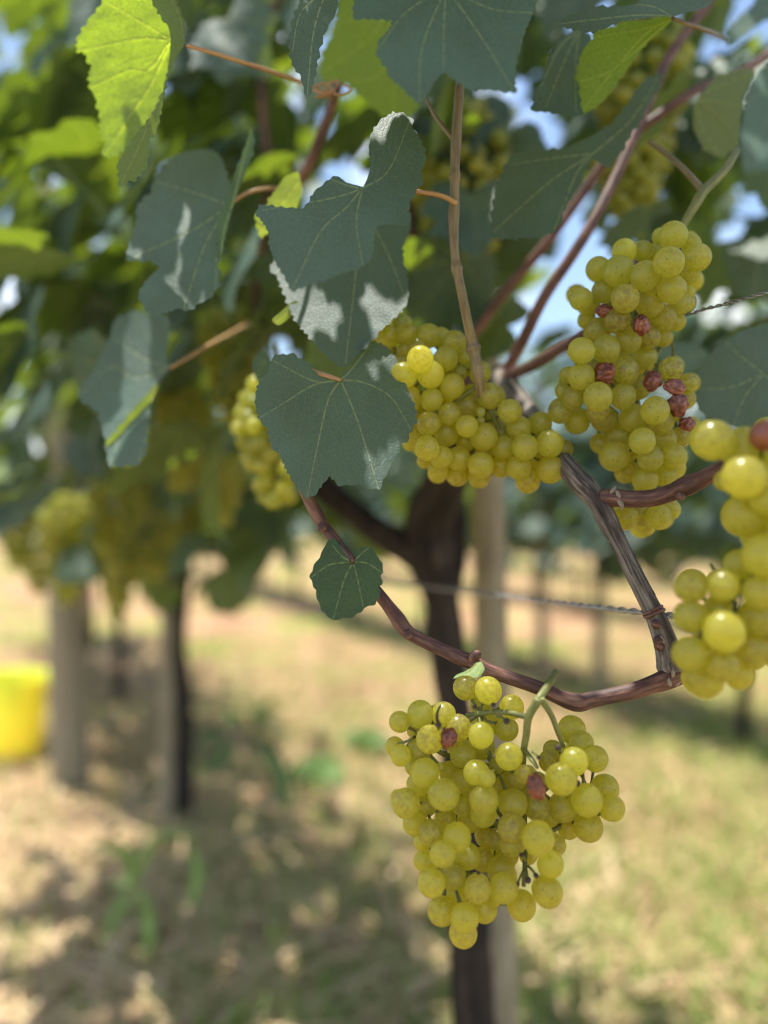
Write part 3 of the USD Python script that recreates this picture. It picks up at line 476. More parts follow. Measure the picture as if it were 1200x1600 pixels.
woody(V1, 'cane', [(1060, 1052, 0.50), (1040, 1062, 0.498), (1015, 1071, 0.497), (985, 1081, 0.496), (950, 1088, 0.496), (922, 1094, 0.496), (905, 1098, 0.496), (880, 1092, 0.497), (850, 1078, 0.498), (820, 1067, 0.499), (790, 1057, 0.50), (760, 1046, 0.50), (738, 1035, 0.501), (710, 1024, 0.502), (680, 1010, 0.503), (655, 998, 0.504), (634, 985, 0.505), (618, 962, 0.506), (598, 936, 0.508), (570, 903, 0.512), (545, 872, 0.515), (522, 842, 0.517), (506, 822, 0.519), (492, 798, 0.52), (480, 775, 0.521), (468, 745, 0.522), (452, 700, 0.525), (440, 640, 0.535)],
      [0.0066, 0.0058, 0.0049, 0.0047, 0.0044, 0.0046, 0.0052, 0.0042, 0.0040, 0.0039, 0.0038, 0.0040, 0.0043, 0.0038, 0.0038, 0.0039, 0.0046, 0.0036, 0.0035, 0.0034, 0.0033, 0.0034, 0.0040, 0.0034, 0.0033, 0.0033, 0.003], M_CANE, 18, 0.07, 160, 0.06, 8, 8, 8, label='smooth reddish brown cane arching under the bunches')
woody(V1, 'cane', [(940, 778, 0.522), (960, 778, 0.518), (990, 780, 0.512), (1020, 778, 0.505), (1048, 770, 0.498), (1062, 764, 0.494), (1085, 754, 0.486), (1115, 740, 0.475), (1150, 722, 0.46), (1200, 700, 0.44), (1270, 660, 0.42)],
      [0.0055, 0.0054, 0.0050, 0.0050, 0.0050, 0.0058, 0.0046, 0.0044, 0.0042, 0.004], M_CANE, 18, 0.08, 160, 0.06, 8, 9, 8)
for k, (x, y, d) in enumerate([(958, 765, 0.512), (966, 772, 0.508), (969, 786, 0.507), (972, 790, 0.51), (1035, 1000, 0.497), (1052, 1052, 0.492), (1046, 1066, 0.492), (1060, 1066, 0.494)]):   # flakes of pale bark at the joints
    u, f = ICO[2]; rg = np.random.RandomState(k + 70); w = u * np.array([0.0009, 0.0005, 0.0019]) * (1 + 0.9 * fbm(u * 2.3 + k))[:, None]
    V1.add('bark_flake', w @ trimesh.transformations.rotation_matrix(rg.uniform(-0.7, 0.7), [0, 1, 0])[:3, :3].T + P(x, y, d), f, M_FLUFF)
for (x, y, d, dx, dy) in [(738, 1030, 0.497, 0, -9), (743, 1024, 0.496, 6, -4), (640, 990, 0.50, -8, 4), (1030, 1000, 0.499, -7, 3), (1026, 975, 0.50, -6, -2), (1032, 1010, 0.499, -8, -5), (505, 822, 0.514, -7, 6), (1062, 772, 0.49, 4, 8)]:
    woody(V1, 'bud', [(x, y, d), (x + dx * 0.6, y + dy * 0.6, d - 0.001), (x + dx, y + dy, d)], [0.003, 0.0028, 0.0008], M_CANE, 8, 0.15, 300)
CANES = [([(785, 592, 0.72), (815, 535, 0.69), (850, 465, 0.67), (897, 395, 0.66), (930, 340, 0.66), (965, 270, 0.67), (1005, 180, 0.68), (1045, 90, 0.70), (1110, 0, 0.72), (1160, -80, 0.74)], [0.0048, 0.0040, 0.0038]),
         ([(735, 530, 0.80), (790, 455, 0.76), (850, 385, 0.73), (905, 310, 0.72), (960, 235, 0.71), (1030, 180, 0.70), (1090, 140, 0.70), (1170, 105, 0.72), (1260, 40, 0.74)], [0.0045, 0.0040, 0.0036]),
         ([(790, 590, 0.70), (830, 572, 0.66), (870, 548, 0.63), (912, 522, 0.61), (960, 480, 0.60), (1000, 400, 0.62)], [0.0048, 0.004, 0.003]),
         ([(470, 690, 1.14), (500, 560, 0.98), (470, 420, 0.85), (455, 330, 0.78), (490, 240, 0.74), (522, 155, 0.72), (545, 60, 0.72), (560, -60, 0.74)], [0.0055, 0.0048, 0.0042, 0.004]),
         ([(740, 640, 0.95), (700, 520, 0.98), (660, 440, 1.0), (640, 320, 1.02), (650, 150, 1.05), (640, -40, 1.1)], [0.010, 0.007, 0.005]),
         ([(392, 700, 1.2), (395, 560, 1.1), (402, 430, 1.05), (420, 300, 1.0), (410, 120, 0.98), (440, -30, 0.98)], [0.006, 0.005, 0.004])]
for k, (p, r) in enumerate(CANES): woody(V1, 'cane', p, r, M_CANE, 10, 0.10, 120, 0, seed=20 + k)
sh = woody(V1, 'shoot', [(735, 40, 0.535), (726, 90, 0.530), (718, 140, 0.525), (713, 212, 0.522), (711, 260, 0.522), (710, 310, 0.522), (709, 360, 0.522), (712, 410, 0.522), (722, 460, 0.522), (732, 510, 0.528), (740, 545, 0.533), (748, 588, 0.532), (752, 620, 0.54)], [0.0030, 0.0028, 0.0028, 0.0032, 0.0026, 0.0034, 0.0026, 0.0028, 0.0028, 0.0034, 0.0034, 0.0028], M_SHOOT, 14, 0.14, 150, nodes=((0.36, 0.35, 0.012), (0.60, 0.30, 0.012), (0.83, 0.40, 0.014)))
woody(V1, 'tendril', [(665, 152, 0.53), (678, 178, 0.527), (692, 198, 0.524), (708, 218, 0.522)], [0.0010, 0.0014, 0.0016], M_SHOOT, 8, 0.05)
tw = [(494 + (15 - 0.4 * a) * math.sin(a) + a * 2.9 + 3 * math.sin(a * 2.3), 138 + (13 - 0.5 * a) * math.cos(a) + 4 * math.sin(a * 0.6), 0.60 + 0.006 * math.sin(a * 0.7)) for a in np.linspace(0, 17, 46)]
woody(V1, 'tendril', tw, [0.0011, 0.0010, 0.0007], M_PETIOLE, 7, 0, n=3)
woody(V1, 'shoot', [(1015, 222, 0.60), (1040, 240, 0.585), (1066, 262, 0.57), (1090, 288, 0.555), (1100, 300, 0.55)], [0.0016, 0.0020, 0.0026], M_SHOOT, 10, 0.08, 200)
ARM = spline([P(*q) for q in [(885, 728, .545), (905, 752, 0.532), (930, 780, 0.523), (958, 830, 0.517), (985, 885, 0.512), (1008, 930, 0.508), (1022, 958, 0.506), (1036, 992, 0.504), (1050, 1035, 0.501)]], 12); r2 = np.random.RandomState(9)
for k in range(26):
    i0 = r2.randint(0, len(ARM) - 22); m = r2.randint(9, 20); seg = ARM[i0:i0 + m]; ax = norm(seg[-1] - seg[0]); e1 = norm(np.cross(ax, [0, 1, 0])); e2 = np.cross(ax, e1); ang = r2.uniform(0, 6.28); dr = math.cos(ang) * e1 + math.sin(ang) * e2
    t = np.linspace(0, 1, m); lift = 0.0047 + 0.0022 * np.abs(t - r2.uniform(0.2, 0.8)) ** 2 + 0.0005 * r2.normal(0, 1, m).cumsum() / 4
    V1.add('bark_strip', *(lambda q: (q[0], q[1], M_OLDCANE, True, {'rest': q[2] + [k, 0, 0]}))(tube(seg + np.outer(lift, dr), [0.0003, r2.uniform(0.0006, 0.0011), 0.0003], 5)))
# tie that holds the arm to the wire
tp = P(1021, 955, 0.506); ax = norm(P(1036, 992, 0.504) - P(1008, 930, 0.508)); a1 = norm(np.cross(ax, [0, 0, 1])); b1 = np.cross(ax, a1); TT = Thing('vine_tie', 'brown tie band wrapped round the grey woody arm at the wire', 'tie', tp)
for dz, k in ((-0.0010, 0), (0.0012, 1)):
    th = np.linspace(0, 2 * np.pi, 33); TT.add('band', *tube(tp + ax * (dz + 0.0004 * np.sin(th * 2))[:, None] + (0.0056 + 0.0004 * k) * (np.cos(th)[:, None] * a1 + np.sin(th)[:, None] * b1), [0.0012], 8)[:2], M_TIE)

V0 = Thing('grape_vine', 'neighbouring vine whose pale blurred leaves reach in at the right edge', 'grape vine', (0.55, 0.12, 0))
v, f, q = tube(spline([(0.55, 0.12, -0.05), (0.56, 0.11, 0.4), (0.54, 0.13, 0.75), (0.55, 0.12, 1.0)], 10), [0.03, 0.024, 0.022, 0.028], 14, 0.25, 30, 0.2, 5, 9); V0.add('trunk', v, f, M_BARK, True, {'rest': q})
for e in ((0.42, 0.45, 1.5), (0.5, 0.3, 1.8), (0.62, 0.0, 1.7), (0.35, 0.62, 1.62)):
    v, f, q = tube(spline([(0.55, 0.12, 0.97), (np.array((0.55, 0.12, 1.0)) + e) / 2 + [0.1, 0, 0], e], 8), [0.007, 0.005, 0.0035], 8, 0.05); V0.add('cane', v, f, M_CANE, True, {'rest': q})
# ---- the large leaves in front
Z2, Z5, Z1, Z3, Z4, Z6 = ((400, 0), 3.0), ((380, 480), 3.0), ((0, 0), 3.0), ((800, 0), 3.0), ((0, 400), 3.0), ((480, 680), 4.0)
traced(V1, [(455, 338), (468, 310), (505, 285), (530, 240), (530, 190), (555, 165), (600, 155), (660, 175), (700, 215), (730, 280), (770, 380), (808, 470), (815, 530), (790, 575), (775, 620), (740, 640), (722, 690), (700, 720), (685, 760), (665, 790), (650, 830), (632, 858), (600, 848), (545, 830), (480, 834), (450, 838), (428, 815), (405, 790), (394, 802), (370, 835), (345, 870), (325, 882), (298, 902), (278, 880), (240, 830), (200, 760), (170, 690), (130, 650), (110, 560), (75, 530), (60, 480), (55, 420), (68, 360), (120, 300), (130, 245), (165, 220), (230, 220), (270, 240), (310, 268), (335, 298), (365, 328), (405, 342), (445, 345)],
       *Z5, (457, 342), [[(400, 430), (355, 620), (300, 890)], [(520, 490), (565, 620), (632, 845)], [(330, 365), (190, 450), (75, 520)], [(560, 352), (690, 420), (785, 570)], [(500, 300), (600, 175)], [(330, 345), (140, 250)]],
       0.523, tilt=33, yaw=6, cup=1.2, droop=1.0, h=3.2, tooth=2.6, seed=11, label='large grey-green leaf with a small patch of sunlight on its lower right lobe', tone=0.42, petiole=[(532, 594, 0.523), (515, 588, 0.527), (490, 580, 0.536), (460, 565, 0.55)])
traced(V1, [(480, 945), (560, 1000), (600, 940), (700, 980), (715, 1000), (728, 1060), (712, 1110), (690, 1150), (690, 1220), (712, 1300), (715, 1400), (700, 1440), (640, 1500), (590, 1545), (540, 1600), (500, 1640), (450, 1690), (405, 1725), (370, 1700), (310, 1650), (240, 1570), (180, 1500), (140, 1400), (100, 1300), (60, 1250), (110, 1200), (200, 1180), (300, 1050), (400, 960)], *Z2, (480, 960),
       [[(470, 1250), (420, 1700)], [(600, 1150), (700, 1400)], [(300, 1120), (110, 1260)], [(600, 1000), (715, 1030)]], 0.605, tilt=36, yaw=-8, cup=-1.0, droop=0.5, h=4.0, seed=12, label='dark leaf with two stripes of sunlight, half covered by the leaf above', tone=0.36)
traced(V1, [(500, 880), (520, 840), (535, 790), (530, 700), (535, 640), (560, 590), (600, 550), (645, 525), (700, 535), (735, 560), (735, 600), (770, 650), (795, 710), (795, 760), (775, 800), (785, 850), (755, 890), (725, 940), (716, 980), (728, 1030), (700, 1060), (620, 1050), (565, 1060), (553, 1120), (548, 1200), (510, 1245), (465, 1265), (400, 1280), (310, 1318), (230, 1340), (165, 1370), (140, 1310), (85, 1220), (60, 1150), (60, 1090), (30, 1040), (-5, 1000), (20, 958), (130, 972), (225, 978), (270, 900), (330, 850), (370, 822), (400, 835), (420, 855), (460, 865), (490, 872)], *Z2, (498, 884),
       [[(420, 975), (300, 1090), (170, 1355)], [(620, 800), (720, 570)], [(470, 1040), (500, 1240)], [(350, 930), (30, 985)], [(430, 870), (350, 840)]], 0.472, tilt=36, yaw=-6, cup=1.6, droop=0.6, h=3.6, tooth=2.4, seed=13, label='smooth blue-green leaf with a deep notch, the top of the overlapping pair', tone=0.45, wrinkle=0.0008, petiole=[(566, 295, 0.475), (600, 292, 0.492), (650, 299, 0.512), (690, 306, 0.518), (714, 318, 0.519)])
traced(V1, [(520, -200), (500, -60), (455, 20), (455, 92), (540, 90), (640, 95), (628, 130), (570, 200), (565, 260), (610, 320), (625, 362), (660, 390), (710, 440), (765, 492), (800, 450), (830, 390), (882, 335), (920, 372), (970, 400), (1010, 430), (1050, 415), (1110, 425), (1180, 430), (1222, 440), (1215, 360), (1225, 270), (1250, 170), (1305, 50), (1310, 0), (1290, -160), (1100, -330), (800, -380)], *Z2, (890, -60),
       [[(880, 150), (880, 320)], [(780, 220), (765, 470)], [(1060, 180), (1200, 410)], [(700, 60), (580, 220)], [(1100, 40), (1290, 60)]], 0.46, tilt=38, yaw=3, cup=1.5, droop=0.8, h=3.8, tooth=2.6, seed=14, label='broad blue-green leaf hanging at the top centre edge', tone=0.55)
traced(V1, [(385, -40), (385, 20), (372, 70), (340, 120), (310, 190), (292, 270), (282, 340), (262, 420), (240, 462), (222, 420), (215, 365), (190, 335), (172, 310), (155, 250), (158, 170), (172, 85), (205, 10), (230, -60), (300, -90)], *Z2, (330, -50),
       [[(270, 150), (240, 440)], [(210, 60), (170, 240)]], 0.505, tilt=15, yaw=-28, cup=-3.0, droop=0.3, h=4.0, seed=15, label='dark drooping leaf with a pale rolled edge beside the backlit leaf', tone=0.3)
traced(V1, [(385, -60), (392, 0), (380, 60), (372, 110), (350, 180), (312, 240), (300, 330), (312, 380), (420, 392), (480, 440), (540, 500), (600, 552), (690, 565), (745, 530), (770, 480), (800, 300), (820, 120), (760, -60), (560, -120)], *Z2, (640, -80),
       [[(560, 150), (330, 330)], [(660, 200), (640, 540)], [(560, 60), (375, 110)], [(600, 320), (430, 385)]], 0.66, tilt=-14, yaw=6, cup=1.5, droop=0.5, under=True, h=4.4, mat=M_LEAF_BACK, seed=16, label='olive backlit leaf with one bright yellow-green sun patch', tone=0.7)
FL = 'leaf'
traced(V1, [(800, 185), (795, 130), (760, 60), (700, -20), (600, -120), (520, -80), (478, 0), (470, 30), (440, 62), (418, 90), (390, 132), (360, 182), (360, 240), (400, 250), (412, 290), (430, 310), (415, 350), (420, 420), (445, 440), (452, 490), (465, 530), (468, 590), (478, 650), (502, 670), (478, 700), (485, 738), (545, 732), (582, 705), (650, 620), (720, 525), (765, 420), (792, 310)], *Z1, (798, 188),
       [[(690, 180), (600, 190), (370, 240)], [(740, 330), (660, 470), (490, 720)], [(690, 120), (500, 10)], [(700, 325), (600, 330), (425, 410)], [(780, 60), (640, -80)]], 0.56, tilt=-22, yaw=-26, cup=-1.5, droop=-0.8, under=True, h=3.8, tooth=3.2, mat=M_LEAF_BACK, seed=17, label='bright yellow-green backlit leaf at the upper left, crossed by leaf shadows', tone=0.85, lit=0.6, petiole=[(291, 71, 0.545), (330, 82, 0.55), (400, 104, 0.57), (470, 128, 0.62), (520, 152, 0.72)])
traced(V1, [(868, 205), (862, 130), (848, 60), (822, 0), (780, -60), (690, -40), (740, 60), (792, 130), (800, 190), (792, 300), (765, 420), (720, 525), (650, 620), (580, 712), (548, 770), (560, 885), (600, 852), (632, 848), (680, 792), (690, 760), (700, 700), (705, 642), (728, 640), (752, 540), (770, 440), (792, 330), (840, 250)], *Z1, (866, 208),
       [[(790, 360), (690, 600), (575, 850)], [(850, 100), (790, -30)]], 0.548, tilt=-8, yaw=38, cup=2.0, droop=0.2, under=True, h=4.4, tooth=3.0, seed=18, label='folded narrow half of the backlit leaf with a pale edge', tone=0.5)
traced(V1, [(1085, 960), (1090, 900), (1065, 820), (1042, 745), (1005, 705), (940, 698), (850, 718), (800, 738), (722, 832), (718, 882), (690, 920), (642, 960), (640, 1050), (610, 1120), (588, 1222), (700, 1222), (752, 1250), (680, 1322), (645, 1382), (668, 1430), (715, 1478), (790, 1462), (840, 1442), (880, 1462), (930, 1422), (980, 1402), (1030, 1340), (1030, 1280), (1020, 1200), (1015, 1080), (1040, 1020)], *Z1, (1075, 962),
       [[(900, 1080), (600, 1215)], [(960, 1150), (860, 1450)], [(900, 900), (730, 850)], [(1020, 1150), (1010, 1350)]], 0.60, tilt=34, yaw=-10, cup=1.2, droop=0.8, h=4.8, tooth=3.4, seed=19, label='dusky blue-grey leaf with one thin streak of sunlight', tone=0.62, petiole=[(358, 320, 0.60), (390, 300, 0.61), (430, 294, 0.64), (460, 300, 0.74)])
traced(V1, [(1178, 600), (1192, 640), (1186, 720), (1152, 800), (1122, 880), (1096, 960), (1082, 1010), (1052, 1130), (1036, 1225), (1016, 1100), (1018, 1010), (1050, 965), (1078, 880), (1108, 790), (1150, 680)], *Z1, (1090, 955), [[(1130, 800), (1175, 620)], [(1050, 1080), (1036, 1200)]], 0.578, tilt=10, yaw=45, cup=0, droop=0.4, h=4.6, tooth=2.0, seed=20, label='thin folded leaf seen edge-on next to the dusky leaf', tone=0.5)
traced(V1, [(800, 522), (770, 470), (790, 400), (796, 300), (760, 262), (700, 270), (640, 252), (560, 280), (528, 312), (520, 370), (490, 440), (440, 540), (388, 600), (358, 660), (432, 712), (455, 722), (495, 870), (510, 988), (640, 982), (682, 930), (692, 850), (702, 700), (745, 590)], *Z4, (798, 524), [[(640, 570), (520, 520), (385, 640)], [(700, 640), (600, 760), (520, 970)], [(680, 480), (540, 390)], [(790, 400), (780, 290)], [(720, 720), (650, 960)]], 0.665, tilt=30, yaw=-18, cup=-3.0, droop=0.5, h=5.5, tooth=3.0, seed=21, label='half-sunlit leaf with a folded midrib hanging left of the hidden bunches', tone=0.6, petiole=[(266, 575, 0.665), (295, 558, 0.68), (325, 540, 0.71), (390, 505, 0.85)])
traced(V1, [(495, 872), (560, 800), (640, 700), (742, 592), (735, 620), (704, 700), (694, 850), (684, 930), (640, 985), (512, 990)], *Z4, (742, 596), [[(680, 720), (600, 850), (540, 980)], [(700, 760), (660, 970)]], 0.655, tilt=-5, yaw=30, under=True, h=6, seed=36, label='bright green lower fold of the half-sunlit leaf', tone=0.9, mat=M_LEAF_YOUNG, lit=True)
traced(V1, [(285, 792), (268, 785), (240, 752), (215, 705), (190, 668), (165, 642), (140, 650), (110, 690), (80, 760), (50, 800), (20, 870), (20, 900), (50, 960), (60, 1020), (90, 1090), (120, 1125), (160, 1156), (200, 1146), (270, 1140), (340, 1106), (350, 1080), (420, 1060), (440, 1030), (460, 985), (445, 950), (470, 930), (460, 880), (474, 850), (470, 800), (440, 760), (410, 710), (375, 692), (335, 704), (315, 740), (295, 788)], *Z6, (287, 794),
       [[(230, 910), (165, 1140)], [(310, 880), (350, 1070)], [(200, 800), (130, 815), (30, 885)], [(370, 800), (465, 855)], [(220, 760), (160, 690)], [(340, 740), (385, 705)]], 0.487, tilt=20, yaw=6, cup=1.6, droop=1.2, h=2.4, tooth=1.6, seed=22, mat=M_LEAF_SMALL, label='small dark green heart-shaped leaf alone on the lower cane', tone=0.45, petiole=[(551, 878, 0.487), (545, 866, 0.494), (535, 855, 0.503), (528, 849, 0.511)], pmat=M_CANE)
traced(V1, [(755, 78), (750, 98), (700, 152), (640, 195), (592, 255), (522, 352), (455, 445), (400, 502), (320, 542), (308, 470), (298, 365), (320, 262), (340, 222), (380, 182), (374, 165), (410, 130), (480, 126), (520, 102), (650, 95), (700, 78)], *Z3, (752, 86), [[(640, 150), (500, 300), (330, 520)], [(640, 130), (400, 170)], [(480, 320), (330, 380)]], 0.55, tilt=-20, yaw=-10, cup=-3.0, droop=0.4, under=True, h=3.6, tooth=2.4, mat=M_LEAF_BACK, seed=23, label='bright green backlit folded leaf near the top right with a sharp shadow edge', tone=0.9, petiole=[(1051, 28, 0.55), (1075, 38, 0.56), (1105, 48, 0.58), (1140, 62, 0.66)], pmat=M_SHOOT)
traced(V1, [(755, 78), (690, 76), (520, 96), (430, 135), (380, 156), (290, 142), (200, 112), (260, 75), (380, 30), (540, 28), (600, 10), (720, -40), (960, -60), (930, 25), (860, 50), (800, 62)], *Z3, (752, 76), [[(600, 70), (400, 90), (220, 112)], [(660, 30), (560, 20)]], 0.532, tilt=42, yaw=0, cup=1, droop=0.3, h=4, tooth=2.4, seed=24, label='leaf seen edge-on at the top right whose end shines white in the sun', tone=0.4)
traced(V1, [(300, 130), (370, 160), (375, 190), (342, 240), (305, 350), (320, 470), (335, 545), (250, 540), (160, 525), (88, 522), (110, 430), (150, 360), (180, 260), (225, 190)], *Z3, (320, 130), [[(240, 300), (160, 500)], [(300, 300), (300, 520)], [(220, 230), (140, 400)]], 0.60, tilt=30, yaw=5, cup=1, droop=0.4, h=4, tooth=3, seed=25, label='dark blue-green leaf hanging under the edge-on leaf', tone=0.3)
traced(V1, [(700, 340), (692, 385), (682, 430), (632, 500), (600, 580), (560, 622), (530, 690), (490, 742), (452, 790), (412, 765), (375, 745), (352, 780), (330, 832), (290, 902), (242, 990), (230, 1050), (190, 1092), (120, 1120), (60, 1112), (0, 1122), (-100, 1112), (-90, 990), (-75, 880), (-30, 765), (0, 722), (120, 705), (250, 690), (370, 640), (470, 580), (532, 500), (580, 420), (640, 358)], *Z3, (380, 720), [[(180, 850), (-80, 1080)], [(560, 560), (680, 370)], [(300, 820), (200, 1070)], [(200, 740), (0, 770)]], 0.585, tilt=30, yaw=-14, cup=1.4, droop=0.5, h=4, tooth=2.8, seed=26, label='long dark green leaf spread between the shoot and the right-hand bunch', tone=0.33)
traced(V0, [(985, 150), (1055, 82), (1130, 20), (1150, -40), (1260, -60), (1330, 20), (1260, 80), (1180, 100), (1100, 165), (1020, 228)], *Z3, (1250, 0), [[(1100, 120), (1010, 190)]], 0.37, tilt=42, yaw=10, cup=1, droop=0.2, h=5, seed=27, label='out-of-focus pale leaf tip in the top right corner', tone=0.7)
traced(V0, [(1085, 450), (1130, 365), (1200, 285), (1300, 230), (1400, 300), (1420, 600), (1330, 780), (1240, 800), (1150, 790), (1100, 822), (1068, 700), (1072, 620), (1085, 540)], *Z3, (1330, 420), [[(1200, 560), (1090, 780)], [(1200, 430), (1100, 480)], [(1320, 600), (1300, 780)]], 0.38, tilt=38, yaw=14, cup=1.2, droop=0.3, h=5, tooth=4, seed=28, label='blurred pale blue-green leaf cut by the right edge of the view', tone=0.75)
traced(V1, [(870, 460), (960, 352), (1100, 318), (1150, 340), (1110, 430), (1078, 500), (1070, 600), (1062, 690), (980, 742), (900, 702), (850, 600), (850, 500)], *Z3, (860, 465), [[(980, 560), (1060, 670)], [(960, 480), (1080, 500)], [(980, 400), (1130, 340)], [(880, 580), (960, 720)]], 0.66, tilt=-18, yaw=16, cup=1.2, droop=0.4, under=True, h=5, tooth=3, seed=29, label='dark shaded underside of a leaf above the right-hand bunch', tone=0.25)
traced(V1, [(810, 935), (850, 832), (930, 742), (1050, 660), (1200, 612), (1330, 560), (1460, 700), (1480, 1000), (1380, 1150), (1200, 1165), (1050, 1160), (900, 1130), (830, 1050)], (840, 320), 3.333, (1180, 880), [[(1000, 950), (830, 960)], [(1080, 1000), (1020, 1150)], [(1050, 780), (980, 710)], [(1280, 1000), (1340, 1130)]], 0.60, tilt=36, yaw=-6, cup=1.2, droop=0.6, h=5, tooth=2.4, seed=30, label='broad dark blue-green leaf behind the right-hand bunch at the right edge', tone=0.5)
traced(V1, [(605, 745), (700, 708), (800, 718), (890, 760), (880, 830), (770, 890), (650, 830)], (840, 320), 3.333, (860, 770), [[(740, 780), (630, 770)], [(760, 830), (700, 850)]], 0.80, tilt=40, yaw=0, cup=1, droop=0.5, h=6, seed=31, label='pale grey-green leaf tip showing between the bunch and the dark leaf', tone=0.9)
traced(V1, [(1190, 1010), (1245, 980), (1255, 940), (1300, 880), (1330, 830), (1400, 800), (1420, 900), (1380, 1000), (1300, 1060), (1220, 1120)], (0, 0), 3.0, (1400, 850), [[(1300, 980), (1210, 1100)]], 0.60, tilt=-10, yaw=30, under=True, h=6, seed=32, label='small bright green leaf fold left of the overlapping pair', tone=0.9, mat=M_LEAF_YOUNG, lit=True)
traced(V1, [(130, 540), (190, 490), (245, 440), (262, 470), (230, 520), (165, 570)], (380, 320), 3.0, (150, 550), [[(200, 505), (250, 455)]], 0.56, tilt=-10, yaw=10, under=True, h=6, seed=34, label='yellow-green leaf sliver above the large leaf', tone=1.0, mat=M_LEAF_YOUNG, lit=True)
traced(V1, [(40, 270), (60, 215), (100, 190), (130, 230), (150, 300), (110, 340), (60, 350)], *Z5, (130, 230), [[(90, 270), (60, 330)]], 0.66, tilt=20, yaw=0, h=6, seed=33, label='small grey leaf peeping from behind the large leaf', tone=0.8)
# bit of torn leaf lying on the lower bunch
traced(V1, [(365, 175), (380, 155), (420, 140), (450, 122), (470, 98), (492, 96), (508, 130), (490, 160), (460, 170), (430, 158), (400, 160)], (580, 1000), 2.857, (480, 100), [[(440, 145), (375, 168)]], 0.478, tilt=48, yaw=0, cup=4, h=3, tooth=0.8, seed=35, label='torn pale green leaf scrap on top of the lower bunch', tone=0.9, mat=M_LEAF_YOUNG, lit=True)

# ------------------------------------------------------------------ bunches in front
A_ = [(423,213,55,1.6),(522,225,57,1.2),(627,300,55,1.4),(605,398,52,1.6),(388,390,54,0),(490,425,52,0),(126,365,46,1),(220,332,55,1),(322,330,52,1),(208,400,48,2),(263,443,59,0),(133,515,45,1),(213,500,60,1),(410,512,54,0),(240,593,58,0),(200,560,50,2),(217,645,50,1),(323,690,67,0),(155,728,58,0),(118,700,32,2),(245,738,45,1),(470,592,55,0),(518,615,37,0),(562,560,37,1),(615,520,60,0),(640,615,52,1),(678,598,38,0),(503,712,62,0),(632,730,62,0),(848,620,67,0),(740,745,55,1),(858,745,62,1),(963,715,68,0),(895,400,60,1),(938,460,50,1),(1000,530,55,1),(905,542,58,0),(810,490,40,2),(795,540,45,2),(1042,665,58,1),(1077,752,55,1),(970,835,65,1),(880,840,45,2),(195,820,50,1),(270,862,58,0),(382,882,62,0),(320,955,55,0),(430,965,58,1),(235,985,45,1),(270,1085,58,0),(362,1052,58,0),(475,1110,58,0),(592,1107,65,0),(580,1030,60,1),(745,885,68,0),(630,840,65,0),(630,910,55,1),(800,1000,58,0),(825,915,45,1),(788,1125,65,0),(671,1183,62,1),(417,1240,58,0),(315,1210,58,1),(505,1205,55,1),(410,1310,60,1),(380,1140,50,1),(410,735,50,1),(440,800,55,2),(330,800,50,2),(520,870,55,2),(565,890,45,1),(500,980,50,2),(412,630,50,1),(350,590,45,2),(500,480,50,2),(230,900,40,2),(540,1150,40,2),(790,790,45,2),(500,775,55,1),(490,290,50,2),(530,370,50,2),(605,960,50,2),(307,568,18,0),(690,690,55,2),(560,650,48,2),(740,640,48,2),(700,960,40,2),(860,560,40,2)]
traced_bunch('grape_bunch', 'sharp yellow-green grape bunch hanging lowest, below the arched cane', (580, 1000), 2.857, 0.472, A_, [(735, 655, 56, -0.022, (0.88, 0.8, 1.12)), (345, 435, 48, -0.008)],
    shift([([(868, 1050, 0.511), (860, 1064, 0.502), (845, 1088, 0.490), (838, 1098, 0.489)], [2.0, 2.2, 2.6]), ([(842, 1092, 0.485), (826, 1120, 0.487), (822, 1150, 0.490), (818, 1175, 0.495), (815, 1230, 0.51)], [2.5, 2.0, 1.8]), ([(846, 1092, 0.485), (862, 1118, 0.488), (872, 1145, 0.492), (880, 1165, 0.50)], [1.8, 1.5, 1.3]),
     ([(822, 1120, 0.490), (790, 1113, 0.50), (755, 1114, 0.504), (728, 1118, 0.507)], [1.6, 1.5, 1.3]), ([(820, 1172, 0.493), (832, 1188, 0.484), (840, 1200, 0.480)], [1.4, 1.2, 0.9]), ([(818, 1240, 0.505), (820, 1300, 0.500), (820, 1350, 0.488), (818, 1385, 0.486)], [1.6, 1.5, 1.2])], -0.020), 101, lean=0.13, lit=(2, 5, 24, 22, 23, 21, 27, 28, 29, 33, 36, 32, 10, 26, 1))
B_ = [(322,270,65,0),(375,350,67,0),(235,355,68,0),(253,478,68,0),(222,285,45,1),(160,345,45,1),(381,482,58,0),(455,270,62,0),(500,185,62,1),(315,215,55,1),(240,225,40,1),(365,150,60,2),(250,140,55,2),(150,155,60,2),(430,160,50,2),(490,412,62,0),(525,345,38,1),(635,345,55,1),(590,320,40,2),(683,462,65,0),(570,515,65,1),(475,555,58,0),(565,620,56,0),(637,547,23,0),(637,590,22,0),(365,607,64,0),(458,660,60,0),(652,675,66,0),(357,735,62,0),(432,780,58,0),(520,790,62,0),(636,822,62,0),(415,850,50,1),(515,872,58,1),(630,885,55,1),(300,660,50,1),(310,530,45,1),(280,700,40,1),(788,540,60,0),(836,630,62,0),(868,728,62,0),(948,605,55,1),(997,712,70,0),(1065,740,50,1),(1000,845,70,0),(835,835,62,0),(883,905,62,1),(757,733,58,0),(745,655,45,1),(745,830,55,1),(695,570,35,2),(560,700,50,1),(660,745,50,1),(590,450,50,2),(345,800,40,2),(920,680,50,2),(930,780,50,2),(460,380,50,2),(410,430,50,2),(540,260,55,2),(700,620,50,2),(240,560,50,2)]
